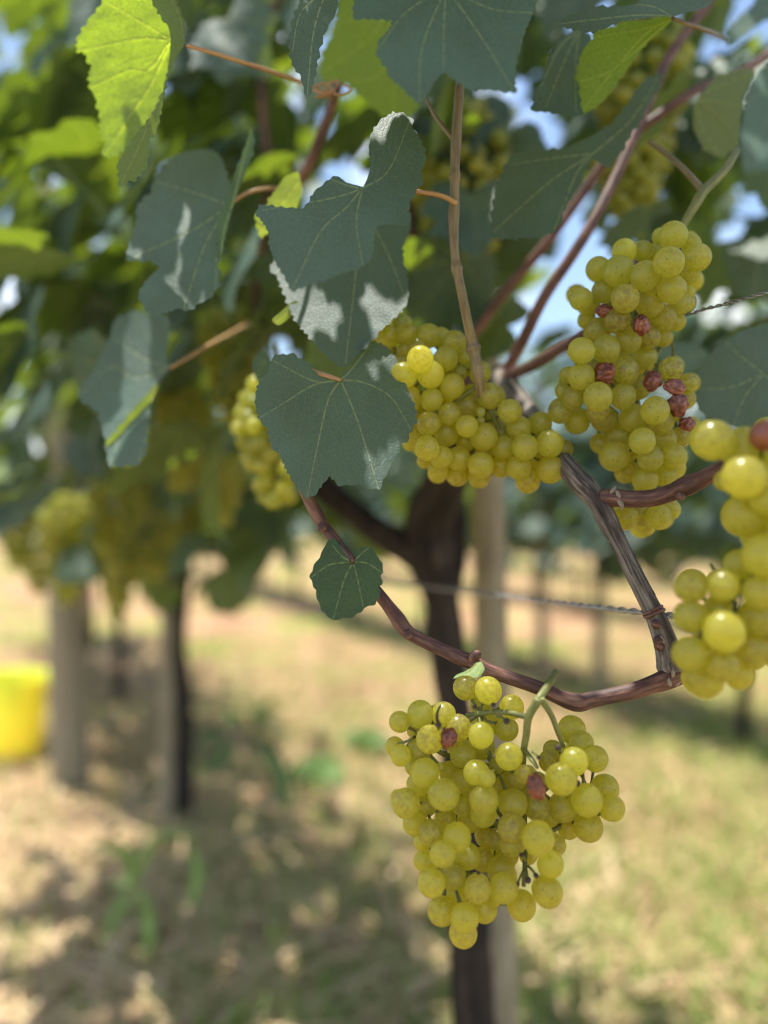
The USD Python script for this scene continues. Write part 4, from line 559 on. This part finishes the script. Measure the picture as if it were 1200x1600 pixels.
traced_bunch('grape_bunch', 'wide middle grape bunch beside the large leaf, four berries glowing in the sun', (560, 480), 3.333, 0.548, B_, [], shift([([(741, 545, 0.516), (745, 570, 0.512), (749, 590, 0.510), (752, 615, 0.52)], [2.8, 2.4, 1.8]), ([(750, 600, 0.515), (770, 650, 0.525), (790, 680, 0.53), (840, 700, 0.535)], [1.6, 1.6, 1.2]), ([(750, 600, 0.515), (700, 640, 0.53), (690, 690, 0.535)], [1.6, 1.4, 1.2])], 0.022), 102, lit=(0, 1, 2, 3, 6))
C_ = [(707,160,70,0),(800,205,50,1),(830,275,72,0),(640,165,40,1),(683,300,75,0),(785,355,55,1),(560,370,72,0),(422,348,75,0),(315,335,62,1),(452,240,62,1),(700,440,72,0),(545,240,50,2),(457,488,68,0),(345,450,60,1),(585,510,72,0),(225,490,60,1),(270,520,55,1),(415,602,68,0),(740,515,55,1),(788,455,30,2),(655,590,65,1),(725,610,45,1),(315,655,62,1),(250,600,40,2),(470,710,65,1),(575,690,60,1),(655,690,50,2),(228,760,68,0),(357,750,68,0),(228,895,70,0),(555,795,65,1),(460,865,65,0),(315,1000,70,0),(188,1005,58,1),(445,1000,65,0),(160,885,45,1),(130,970,40,1),(118,1075,58,1),(205,1125,65,1),(315,1075,60,1),(345,1115,65,1),(695,855,62,0),(785,930,50,1),(612,1072,70,0),(640,1130,65,1),(500,1110,70,1),(545,1230,65,0),(420,1200,70,1),(325,1240,50,2),(400,1310,75,1),(587,1320,65,0),(660,1220,60,1),(710,1310,65,1),(745,1210,55,1),(560,1430,65,0),(475,1390,55,1),(665,1410,55,1),(715,1370,55,1),(520,950,60,2),(800,1150,50,2),(770,1010,50,2),(460,1630,65,1),(530,1607,60,1),(630,1627,65,1),(560,1667,55,1),(690,1587,50,1),(500,1560,60,2),(620,1540,60,2),(560,1500,60,2),(600,430,55,2),(380,560,50,2),(560,620,55,2),(300,860,55,2),(400,930,50,2),(600,1180,50,2),(480,1280,55,2),(700,1080,50,2),(760,290,50,2),(600,250,45,2)]
traced_bunch('grape_bunch', 'long right-hand grape bunch with several shrivelled red berries', (840, 320), 3.333, 0.535, C_, [(352, 555, 46, -0.006), (540, 622, 54, -0.014), (350, 875, 66, -0.014), (600, 918, 55, -0.010), (712, 945, 60, -0.014, (1.1, 0.5, 0.75)), (730, 1045, 64, -0.010, (1, 0.8, 0.95)), (780, 1140, 52, -0.008)],
    [([(1152, 235, 0.565), (1130, 268, 0.555), (1100, 298, 0.548), (1085, 322, 0.545), (1068, 350, 0.545), (1050, 380, 0.55)], [2.4, 3.0, 3.4, 2.6, 2.2]), ([(1050, 380, 0.55), (1000, 470, 0.56), (990, 580, 0.56), (1010, 700, 0.56)], [2.0, 1.8, 1.4])], 103, gmat=M_GRAPE_GREEN)
D_ = [(915,160,105,1),(1188,135,80,0),(1080,210,110,1),(1075,350,110,0),(1190,470,80,0),(1080,550,105,0),(970,370,50,2),(1180,760,100,0),(1120,660,60,2),(1050,810,75,1),(800,920,82,0),(968,915,82,0),(795,1075,82,0),(935,1035,65,1),(970,1155,100,0),(790,1270,85,0),(960,1330,85,0),(870,1410,88,0),(1050,1380,75,1),(1110,1250,80,1),(1160,950,90,0),(1150,1080,95,0),(1190,1230,70,1),(870,1200,60,2),(1290,300,105,0),(1310,600,105,0),(1310,850,100,0),(1290,1100,95,1),(1230,330,90,2),(1200,620,80,1),(1280,1300,80,1),(1400,450,100,1),(1400,750,100,1),(1390,1000,95,1),(1150,300,80,2),(1060,1180,70,2),(1000,1250,70,2),(1180,880,80,2)]
traced_bunch('grape_bunch', 'near, slightly blurred grape bunch cut by the right edge of the view', (840, 640), 3.333, 0.41, D_, [], shift([([(1260, 640, 0.40), (1230, 700, 0.385), (1210, 800, 0.38), (1200, 900, 0.38), (1150, 960, 0.378)], [2.0, 1.8, 1.2]), ([(1200, 900, 0.38), (1140, 920, 0.372), (1115, 885, 0.365), (1112, 878, 0.364)], [1.2, 0.9, 0.7]), ([(1150, 940, 0.378), (1142, 980, 0.372), (1110, 1010, 0.372)], [1.3, 1.2, 1.0])], 0.045), 104, red=(1,), step=0.012, lit=(11, 14, 0))
BA = Thing.__new__(Thing); BA.path = '/World/grape_bunch'; BA.loc = P(868, 1050, 0.491)
for x, y, x2, y2 in [(670, 960, 688, 985), (736, 1052, 700, 1010), (700, 1072, 690, 1020), (652, 1090, 680, 1030), (605, 362, 560, 340), (478, 1040, 500, 1060), (300, 380, 300, 400), (748, 525, 720, 500), (835, 480, 850, 500), (545, 290, 530, 330), (462, 300, 470, 335), (920, 640, 905, 600)]:
    p, q = P(580 + x / 2.857, 1000 + y / 2.857, 0.456), P(580 + x2 / 2.857, 1000 + y2 / 2.857, 0.464); u, f = ICO[1]
    BA.add('dry_stem_tip', u * (0.0011 + 0.0008 * abs(math.sin(x * 3.7))) + p, f, M_DRYTIP); v, f, r = tube(spline([p, (p + q) / 2 + [0, 0, 0.0006], q], 4), [0.0009, 0.0007, 0.0009], 6); BA.add('stem', v, f, M_STEM, True, {'rest': r})
p = [P(580 + x / 2.857, 1000 + y / 2.857, d) for x, y, d in ((312, 290, 0.464), (298, 315, 0.462), (294, 350, 0.462), (305, 385, 0.466))]
v, f, r = tube(spline(p, 6), [0.0005, 0.0008, 0.0011], 6); BA.add('dry_stem', v, f, M_DRYTIP)

# ------------------------------------------------------------------ bunches further back
FB = [(1, P(722, 150, 0.95), 20, 'dim olive grape bunch in shade behind the upright shoot', 1.22), (0, P(1000, 30, 0.95), 80, 'dim blurred bunch above the right-hand bunch, by the backlit leaf', 1.2), (2, P(985, 185, 0.93), 150, 'yellowish end of a shaded bunch just above the sky gaps', 1.0),
      (2, P(432, 585, 0.80), 30, 'blurred yellow bunch just left of the large leaf', 1.0), (0, P(362, 470, 1.05), 60, 'narrow blurred bunch under the dusky blue-grey leaf', 0.9), (0, P(282, 590, 1.25), 10, 'dim bunch behind the half-sunlit folded leaf', 1.0), (2, P(345, 700, 1.35), 10, 'dim brownish bunch left of the blurred yellow bunch', 1.0),
      (1, P(105, 765, 1.75), 70, 'brightest yellow sunlit bunch at the far left', 1.2), (0, P(185, 720, 1.65), 100, 'shaded olive bunch right of the brightest yellow bunch', 1.3), (1, P(185, 800, 1.9), 40, 'lowest blurred bunch at the left, above the thick post', 1.2), (0, P(245, 760, 1.8), 140, 'dark olive bunch next to the slender trunk', 1.2), (0, P(25, 775, 1.9), 10, 'pale blurred bunch at the left edge of the view', 1.0), (2, P(300, 770, 1.9), 200, 'small shaded bunch in front of the slender trunk', 1.0), (2, P(60, 850, 2.1), 200, 'small olive bunch below the pale one at the left edge', 1.0),
      (2, P(605, 478, 0.60), 30, 'few yellow berries showing above the large leaf', 0.55)]
for k, p, rz, lb, s in FB:
    far_bunch(k, p, rz, lb, s)
    if 'sunlit' not in lb and 'blurred yellow' not in lb and p[1] < 1.3: SHADE += [p + np.array([dx, dy, -z]) for z in np.linspace(0.0, 0.17 * s, 7) for dx in (-0.03, 0.03) for dy in (-0.03, 0.03)]
SHADE += [P(a, b, 1.03 + e) for a, b in ((690, 770), (672, 820), (688, 930), (700, 1020), (712, 1130), (640, 858), (590, 830), (728, 1330), (752, 800), (760, 1000), (770, 1200)) for e in (0, 0.04)]

# ------------------------------------------------------------------ more leaves of the near vine
E1 = norm(np.cross(SUN, [0, 1, 0])); E2 = np.cross(SUN, E1)
def lits(*a): return [P(x, y, d) for x, y, d in a]
LITP = np.array(LIT + LITG + lits((605, 690, .50), (622, 695, .50), (615, 675, .50), (632, 672, .505), (580, 725, .49), (595, 745, .485), (590, 715, .49), (510, 465, .557), (515, 490, .55), (578, 440, .565), (588, 470, .557),
    (735, 1045, .478), (945, 60, .55), (960, 100, .55), (935, 130, .55), (545, 95, .65), (140, 640, .65), (175, 670, .645), (165, 640, .65), (200, 500, .69), (235, 505, .69), (1010, 15, .54), (875, 660, .535), (860, 640, .535), (300, 415, .6), (305, 440, .6), (1180, 30, .36), (1160, 50, .36), (1190, 150, .38), (1180, 250, .38)))
SUNNY = np.array(LIT[::4] + list(LITP[len(LIT):]) + [P(x, y, d) for x, y, d in ((95, 790, 1.75), (115, 830, 1.72), (95, 870, 1.73), (110, 800, 1.72), (400, 690, .78), (400, 720, .78), (430, 750, .78))])
def blocks(pos, size):
    r = pos - SUNNY; t = r @ SUN; return bool(((t > 0) & (np.linalg.norm(r - np.outer(t, SUN), axis=1) < size * 0.75)).any())
rg = np.random.RandomState(7)
OUT = -WV
def rand_leaf(vine, pos, lib, size, up=0.55, side=None, name='leaf', tone=None, jit=0.38, mat=None):
    out = OUT if side is None else side
    n = norm(0.85 * out + up * np.array([0, 0, 1]) + rg.normal(0, jit, 3)); tip = norm(np.array([0, 0, -1.0]) + 0.4 * out + rg.normal(0, 0.45, 3))
    if blocks(pos, size): return
    v, f, pv = leaf_geo(lib, rg.randint(0, 99), pos, tip, n, size, rg.uniform(0.15, 0.95) if tone is None else tone)
    vine.add(name, v, f, mat or M_LEAF, True, pv)
heroes = np.array(SHADE)
def free(px, py, d, keep): return not any(a <= px <= b and c <= py <= e for a, b, c, e in keep)
n1 = 0
while n1 < 130:                                            # left part, behind the traced leaves
    px, py = rg.uniform(-140, 520), rg.uniform(-140, 660); d = rg.uniform(0.85, 1.9)
    if py > 640 - 0.25 * max(0, px) or not -0.65 < (P(px, py, d) - ROW0) @ WV < 0.25: continue
    rand_leaf(V1, P(px, py, d), LIB_MID, rg.uniform(0.075, 0.115)); n1 += 1
n1 = 0
while n1 < 115:                                            # centre and right
    px, py = rg.uniform(430, 1300), rg.uniform(-160, 560); d = rg.uniform(0.85, 1.9)
    if (800 < px < 1000 and 40 < py < 560) and rg.uniform() < 0.6: continue
    rand_leaf(V1, P(px, py, d), LIB_MID, rg.uniform(0.065, 0.10), jit=0.5); n1 += 1

GAPS = [(815, 100, 38), (835, 200, 50), (678, 487, 40), (945, 340, 55), (900, 400, 50), (1155, 290, 35), (1145, 375, 30), (925, 15, 30), (860, 460, 35), (1090, 5, 30)]
n1 = 0
while n1 < 85:
    px, py = rg.uniform(640, 1320), rg.uniform(-170, 560); d = rg.uniform(0.78, 1.9)
    if any(math.hypot(px - a, py - 45 / d - b) < r + 42 / d for a, b, r in GAPS): continue
    if (py > 420 and px < 1000) or P(px, py, d)[0] > 0.6: continue
    rand_leaf(V0, P(px, py, d), LIB_LOW if d > 1.2 else LIB_MID, rg.uniform(0.06, 0.10), jit=0.5); n1 += 1

parts = []
while len(parts) < 230:                                   # the deeper foliage behind the canes on the right
    px, py = rg.uniform(620, 1340), rg.uniform(-190, 540); d = rg.uniform(1.0, 1.9); sz = rg.uniform(0.06, 0.10)
    if P(px, py, d)[0] > 0.55 or any(math.hypot(px - a, py - 45 / d - b) < r + 30 / d for a, b, r in GAPS) or (py > 420 and px < 1000): continue
    if blocks(P(px, py, d), sz): continue
    parts.append(leaf_geo(LIB_LOW, rg.randint(0, 99), P(px, py, d), norm(np.array([0, 0, -1.0]) + 0.4 * OUT + rg.normal(0, 0.45, 3)), norm(0.8 * OUT + [0, 0, 0.5] + rg.normal(0, 0.5, 3)), sz, rg.uniform(0.3, 1)))
g = cat([(a[0], a[1], a[2]['rest']) for a in parts]); V0.add('foliage', g[0], g[1], M_LEAF, True, {'rest': g[2], 'lf': np.vstack([a[2]['lf'] for a in parts])}, kind='stuff')

# ------------------------------------------------------------------ leaves overhead (above the view): they cast the shade and leave the sun gaps
E1 = norm(np.cross(SUN, [0, 1, 0])); E2 = np.cross(SUN, E1)
SH = np.array(SHADE)
sh2 = np.stack([SH @ E1, SH @ E2], 1); lt2 = np.stack([LITP @ E1, LITP @ E2], 1); ltree = cKDTree(lt2)
dl = ltree.query(sh2)[0]; todo = list(np.where(dl > 0.010)[0]); rg.shuffle(todo); disc = []; made = 0
for i, small in [(i, 0) for i in todo] + [(i, 1) for i in todo]:
    if made >= 210: break
    if any(math.hypot(*(sh2[i] - c)) < r * 0.62 for c, r in disc): continue
    for tr in range(12):
        size = (rg.uniform(0.022, 0.04) if small else rg.uniform(0.055, 0.10)) * (1 - 0.04 * tr); r = size * 0.62; c = sh2[i] + rg.normal(0, r * 0.25, 2)
        if ltree.query(c)[0] < r * 0.92 + 0.002: continue
        base = SH[i]; t = rg.uniform(0.10, 0.22)
        while True:
            pos = base + SUN * t + E1 * (c - sh2[i])[0] + E2 * (c - sh2[i])[1]; qx, qy = project(pos)
            if qy < -size * 1.15 / pos[1] * FOC: break
            t += 0.04
        pos = pos + SUN * rg.uniform(0, 0.25)
        n = norm(np.array([0, 0, 1]) * 0.9 + 0.35 * SUN + 0.2 * OUT + rg.normal(0, 0.22, 3)); tip = norm(rg.normal(0, 1, 3)); tip = norm(tip - n * tip.dot(n))
        v, f, pv = leaf_geo(LIB_LOW, rg.randint(0, 99), pos - tip * size * 0.35, tip, n, size, rg.uniform(0.2, 0.8)); V0.add('leaf', v, f, M_LEAF, True, pv)
        disc.append((c, r)); made += 1; break
print('overhead leaves', made)

# ------------------------------------------------------------------ other vines of this row and of the rows behind
def vine(label, base, seed, nleaf, lib, frustum=0, lean=0.0, r=0.022, group=None, zr=(0.95, 2.0), along=1.0, stuff=0, keep=lambda p: True, thick=0.24, canes=5, sizes=(0.08, 0.12)):
    global rg
    rg = np.random.RandomState(seed); b = np.array([base[0], base[1], 0.0]); T = Thing('grape_vine', label, 'grape vine', b, group)
    pts = [b + [0, 0, -0.05], b + U * lean * 0.3 + [0.01, 0, 0.35], b + U * lean * 0.7 + [-0.012, 0, 0.65], b + U * lean + [0.0, 0, 0.93]]
    v, f, q = tube(spline(pts, 10), [r * 1.3, r, r * 0.9, r * 1.25], 14, 0.25, 30, 0.2, 5, seed); T.add('trunk', v, f, M_BARK, True, {'rest': q})
    h = pts[-1]
    for s in (-1, 1):
        v, f, q = tube(spline([h, h + U * s * 0.25 + [0, 0, 0.06], h + U * s * 0.6 + [0, 0, 0.07], h + U * s * 0.95 + [0, 0, 0.02]], 8), [r * 0.8, r * 0.5, r * 0.35], 9, 0.2, 40, seed=seed); T.add('arm', v, f, M_BARK, True, {'rest': q})
    for k in range(canes):
        a = h + U * rg.uniform(-0.8, 0.8) + [0, 0, 0.05]; e = a + U * rg.uniform(-0.2, 0.2) + WV * rg.normal(0, 0.15) + [0, 0, rg.uniform(0.5, 0.95)]
        v, f, q = tube(spline([a, (a + e) / 2 + rg.normal(0, 0.03, 3), e], 6), [0.0055, 0.004, 0.003], 7, 0.05); T.add('cane', v, f, M_CANE, True, {'rest': q})
    parts = []; n = 0; tries = 0
    while n < frustum:                                 # the side of the canopy that faces the view
        px, py = rg.uniform(-200, 470), rg.uniform(-200, 790); d = rg.uniform(1.0, 2.7)
        if py > 810 - 0.28 * max(0, px) or not 0.85 < P(px, py, d)[2] < 2.5 or not -0.65 < (P(px, py, d) - ROW0) @ WV < 0.22: continue
        rand_leaf(T, P(px, py, d), lib, rg.uniform(0.10, 0.14)); n += 1
    while n < nleaf + stuff and tries < 20000:
        tries += 1; o = rg.normal(0, thick); p = h * [1, 1, 0] + U * rg.uniform(-along, along) + WV * o + [0, 0, rg.uniform(*zr)]
        if rg.uniform() < 0.15: p[2] = rg.uniform(zr[0] - 0.12, zr[0] + 0.2)
        if not keep(p) or blocks(p, 0.1): continue
        sd = WV * (1 if o > 0 else -1)
        if n < min(nleaf, 298): rand_leaf(T, p, lib, rg.uniform(*sizes), side=sd)
        else:
            nn = norm(0.85 * sd + 0.55 * np.array([0, 0, 1]) + rg.normal(0, 0.45, 3)); parts.append(leaf_geo(LIB_FAR, rg.randint(0, 99), p, norm(np.array([0, 0, -1.0]) + 0.6 * sd + rg.normal(0, 0.4, 3)), nn, rg.uniform(*sizes), rg.uniform(0.15, 0.95)))
        n += 1
    if parts:
        g = cat([(a[0], a[1], a[2]['rest']) for a in parts]); T.add('foliage', g[0], g[1], M_LEAF, True, {'rest': g[2], 'lf': np.vstack([a[2]['lf'] for a in parts])}, kind='stuff')
    return T
def clear_view(p):                                           # keep the view on the ground and the fruit open
    x, y = project(p); return not (p[1] < 1.35 and -150 < x < 1350)
vine('slender dark-trunked vine beside the thin pale stake at the left', (-0.70, 2.86), 31, 298, LIB_LOW, frustum=285, r=0.024, keep=clear_view, along=1.4, thick=0.19, stuff=700, zr=(1.0, 2.35))
vine('leafy vine behind the thick grey post at the far left', (-1.5, 4.65), 32, 260, LIB_LOW, keep=clear_view, along=1.1, stuff=600, zr=(0.95, 2.3))
vine('last leafy vine of the near row, at the left edge', (-2.3, 6.45), 33, 200, LIB_FAR, keep=clear_view, along=1.1, stuff=500, zr=(0.95, 2.3))
R1 = ROW0 + WV * 2.55
for k, (t, lb) in enumerate([(0.2, 'vine behind at the far right edge of the next row'), (1.8, 'vine in the next row seen right of the two far posts'), (3.4, 'vine in the next row at the two far posts'), (5.0, 'vine in the next row seen right of the grey post'), (6.6, 'vine in the next row seen left of the dark forked trunk'), (8.2, 'vine in the next row seen over the bare ground at left centre'), (9.8, 'vine of the next row above the slender trunk'), (11.5, 'vine of the next row just right of the thick grey post'), (13.2, 'farthest vine of the next row, behind the thick grey post')]):
    b = R1 + U * t; vine(lb, b, 50 + k, 190, LIB_FAR, r=0.02, along=1.05, zr=(0.92, 2.15), canes=2, thick=0.2, sizes=(0.085, 0.125), stuff=480)
post('trellis_post', 'right one of the two blurred far posts', P(938, 1095, 4.75) * [1, 1, 0], P(934, 600, 4.75), 0.036, 0.034)
post('trellis_post', 'left one of the two blurred far posts', P(848, 1080, 5.15) * [1, 1, 0], P(843, 600, 5.15), 0.036, 0.034)
R2 = ROW0 + WV * 5.3
for k in range(7):
    b = R2 + U * (k * 2.0 + 0.5); vine(['second-row vine glimpsed at the far right', 'second-row vine behind the right-hand bunch', 'second-row vine glimpsed between the two far posts', 'second-row vine glimpsed left of the two far posts', 'second-row vine glimpsed past the grey post', 'second-row vine glimpsed left of the forked trunk', 'second-row vine farthest to the left'][k], b, 80 + k, 0, LIB_FAR, r=0.02, along=1.05, zr=(0.8, 2.0), stuff=420, canes=0, sizes=(0.11, 0.15))
for off in (8.2,):
    for k in range(9):
        vine('blurred vine standing in the far rows behind the others', ROW0 + WV * off + U * (k * 2.1 + 0.8), 120 + k + int(off * 10), 0, LIB_FAR, r=0.02, along=1.15, zr=(0.6, 2.0), stuff=300, canes=0, sizes=(0.13, 0.18), group='vines of the far rows')

# ------------------------------------------------------------------ bucket and weeds
bx = P(8, 1180, 3.62); bx[2] = 0.0; BK = Thing('harvest_bucket', 'bright yellow plastic bucket standing at the left edge behind the thick post', 'bucket', bx)
pr = [(0.0, 0.012), (0.125, 0.012), (0.135, 0.0), (0.142, 0.02), (0.180, 0.36), (0.184, 0.364), (0.186, 0.372), (0.185, 0.380), (0.180, 0.384), (0.174, 0.378), (0.170, 0.34), (0.132, 0.03), (0.0, 0.028)]
th = np.linspace(0, 2 * np.pi, 40, endpoint=False); V = np.array([[r * math.cos(t), r * math.sin(t), z] for r, z in pr for t in th]); f = []
for i in range(len(pr) - 1):
    for j in range(40): a, b, c, d = i * 40 + j, i * 40 + (j + 1) % 40, (i + 1) * 40 + (j + 1) % 40, (i + 1) * 40 + j; f += [(a, b, c), (a, c, d)]
defmesh(BK.path + '/body', V, np.array(f), M_YELLOW)
ha = np.linspace(0, math.pi, 24); v, f, r = tube(np.stack([0.188 * np.cos(ha), -0.06 * np.sin(ha) - 0.0, 0.35 - 0.13 * np.sin(ha)], 1), [0.004], 8); defmesh(BK.path + '/handle', v, f, M_WIRE)
for s, n in ((-1, 'ear'), (1, 'ear_001')):
    m = trimesh.creation.cylinder(0.02, 0.02, sections=16); m.apply_transform(trimesh.transformations.rotation_matrix(math.pi / 2, [0, 1, 0])); defmesh(BK.path + '/' + n, np.array(m.vertices) + [s * 0.187, 0, 0.35], np.array(m.faces), M_YELLOW, False)
def weed(label, base, leaves, m=None, stem=None):
    T = Thing('weed_plant', label, 'weed', base); 
    for k, (pts, w) in enumerate(leaves):
        c = spline([P(*p) for p in pts], 8); n = len(c); t = np.linspace(0, 1, n); wd = w * np.sin(np.pi * np.clip(t, 0.02, 0.985)) ** 0.7
        tg = np.gradient(c, axis=0); sd = np.cross(tg, [0.2, -0.6, 0.75]); sd /= np.maximum(np.linalg.norm(sd, axis=1, keepdims=True), 1e-9)
        rows = [c + sd * wd[:, None] * s + np.array([0, 0, 1]) * (abs(s) * wd * 0.35)[:, None] for s in (-1, -0.5, 0, 0.5, 1)]; V = np.vstack(rows); f = []
        for a in range(4):
            for b in range(n - 1): f += [(a * n + b, a * n + b + 1, (a + 1) * n + b + 1), (a * n + b, (a + 1) * n + b + 1, (a + 1) * n + b)]
        f = np.array(f); 
        if vnormals(V, f)[:, 2].mean() < 0: f = f[:, [0, 2, 1]]
        lf = np.zeros((len(V), 3)); lf[2 * n:3 * n, 0] = 1; lf[:, 1] = 0.5 + 0.3 * math.sin(k * 2.1)
        T.add('leaf', V, f, m or M_WEED, True, {'rest': np.stack([np.tile(t * 0.1, 5), np.repeat([-1, -.5, 0, .5, 1], n) * 0.01, np.full(5 * n, k * 0.3)], 1), 'lf': lf})
    if stem:
        v, f, r = tube(spline([P(*p) for p in stem], 6), [0.004, 0.003, 0.002], 7); T.add('stem', v, f, M_STEM, True, {'rest': r})
gz_ = lambda px, d: P(px, 800 + CAM_H * FOC / d, d) * [1, 1, 0]
weed('broad-bladed green weed in the straw at the lower left', gz_(218, 1.98), [([(215, 1380, 2.0), (190, 1335, 2.0), (140, 1320, 2.02)], 0.014), ([(215, 1385, 2.0), (232, 1330, 1.99), (262, 1305, 1.98), (318, 1312, 1.97)], 0.013), ([(300, 1320, 1.97), (308, 1370, 1.95), (296, 1420, 1.94)], 0.016), ([(215, 1390, 1.98), (185, 1420, 1.95), (160, 1480, 1.93)], 0.014), ([(218, 1390, 1.97), (232, 1440, 1.94), (228, 1500, 1.93)], 0.016), ([(212, 1385, 1.98), (195, 1378, 1.97), (170, 1388, 1.96)], 0.014), ([(215, 1380, 2.0), (208, 1345, 2.0), (210, 1325, 2.0)], 0.008)], stem=[(218, 1500, 2.0), (216, 1440, 2.0), (214, 1380, 2.0)])
weed('dark drooping weed right of the slender trunk', gz_(395, 2.55), [([(393, 1150, 2.5), (420, 1180, 2.48), (440, 1225, 2.46), (447, 1270, 2.45)], 0.030), ([(360, 1160, 2.5), (345, 1190, 2.48), (310, 1205, 2.47)], 0.034), ([(360, 1155, 2.52), (335, 1150, 2.5), (300, 1165, 2.5)], 0.024), ([(393, 1150, 2.5), (410, 1135, 2.5), (440, 1140, 2.5)], 0.010)], m=M_LEAF_SMALL, stem=[(395, 1345, 2.55), (392, 1250, 2.55), (393, 1150, 2.5)])
for (px, py, d, n, lb, sd) in [(495, 1225, 3.35, 26, 'low bright yellow-green weed tuft left of the lower bunch', 1), (575, 1175, 3.75, 22, 'smaller green weed tuft closest behind the lower bunch', 2), (395, 1130, 4.3, 10, 'faint green weed tuft on the bare ground at left centre', 3)]:
    r2 = np.random.RandomState(sd + 200); b = gz_(px, CAM_H * FOC / (py + 15 - 800)); d = b[1]; lv = []
    for k in range(n):
        a = r2.uniform(0, 6.28); R = r2.uniform(0.04, 0.17); q = b + [math.cos(a) * R * 0.3, math.sin(a) * R * 0.3, 0.03]; e = b + [math.cos(a) * R, math.sin(a) * R, r2.uniform(0.03, 0.10)]; mid = (q + e) / 2 + [0, 0, 0.05]
        lv.append(([(*project(z), z[1]) for z in (q, mid, e)], r2.uniform(0.018, 0.03)))
    weed(lb, b, lv)
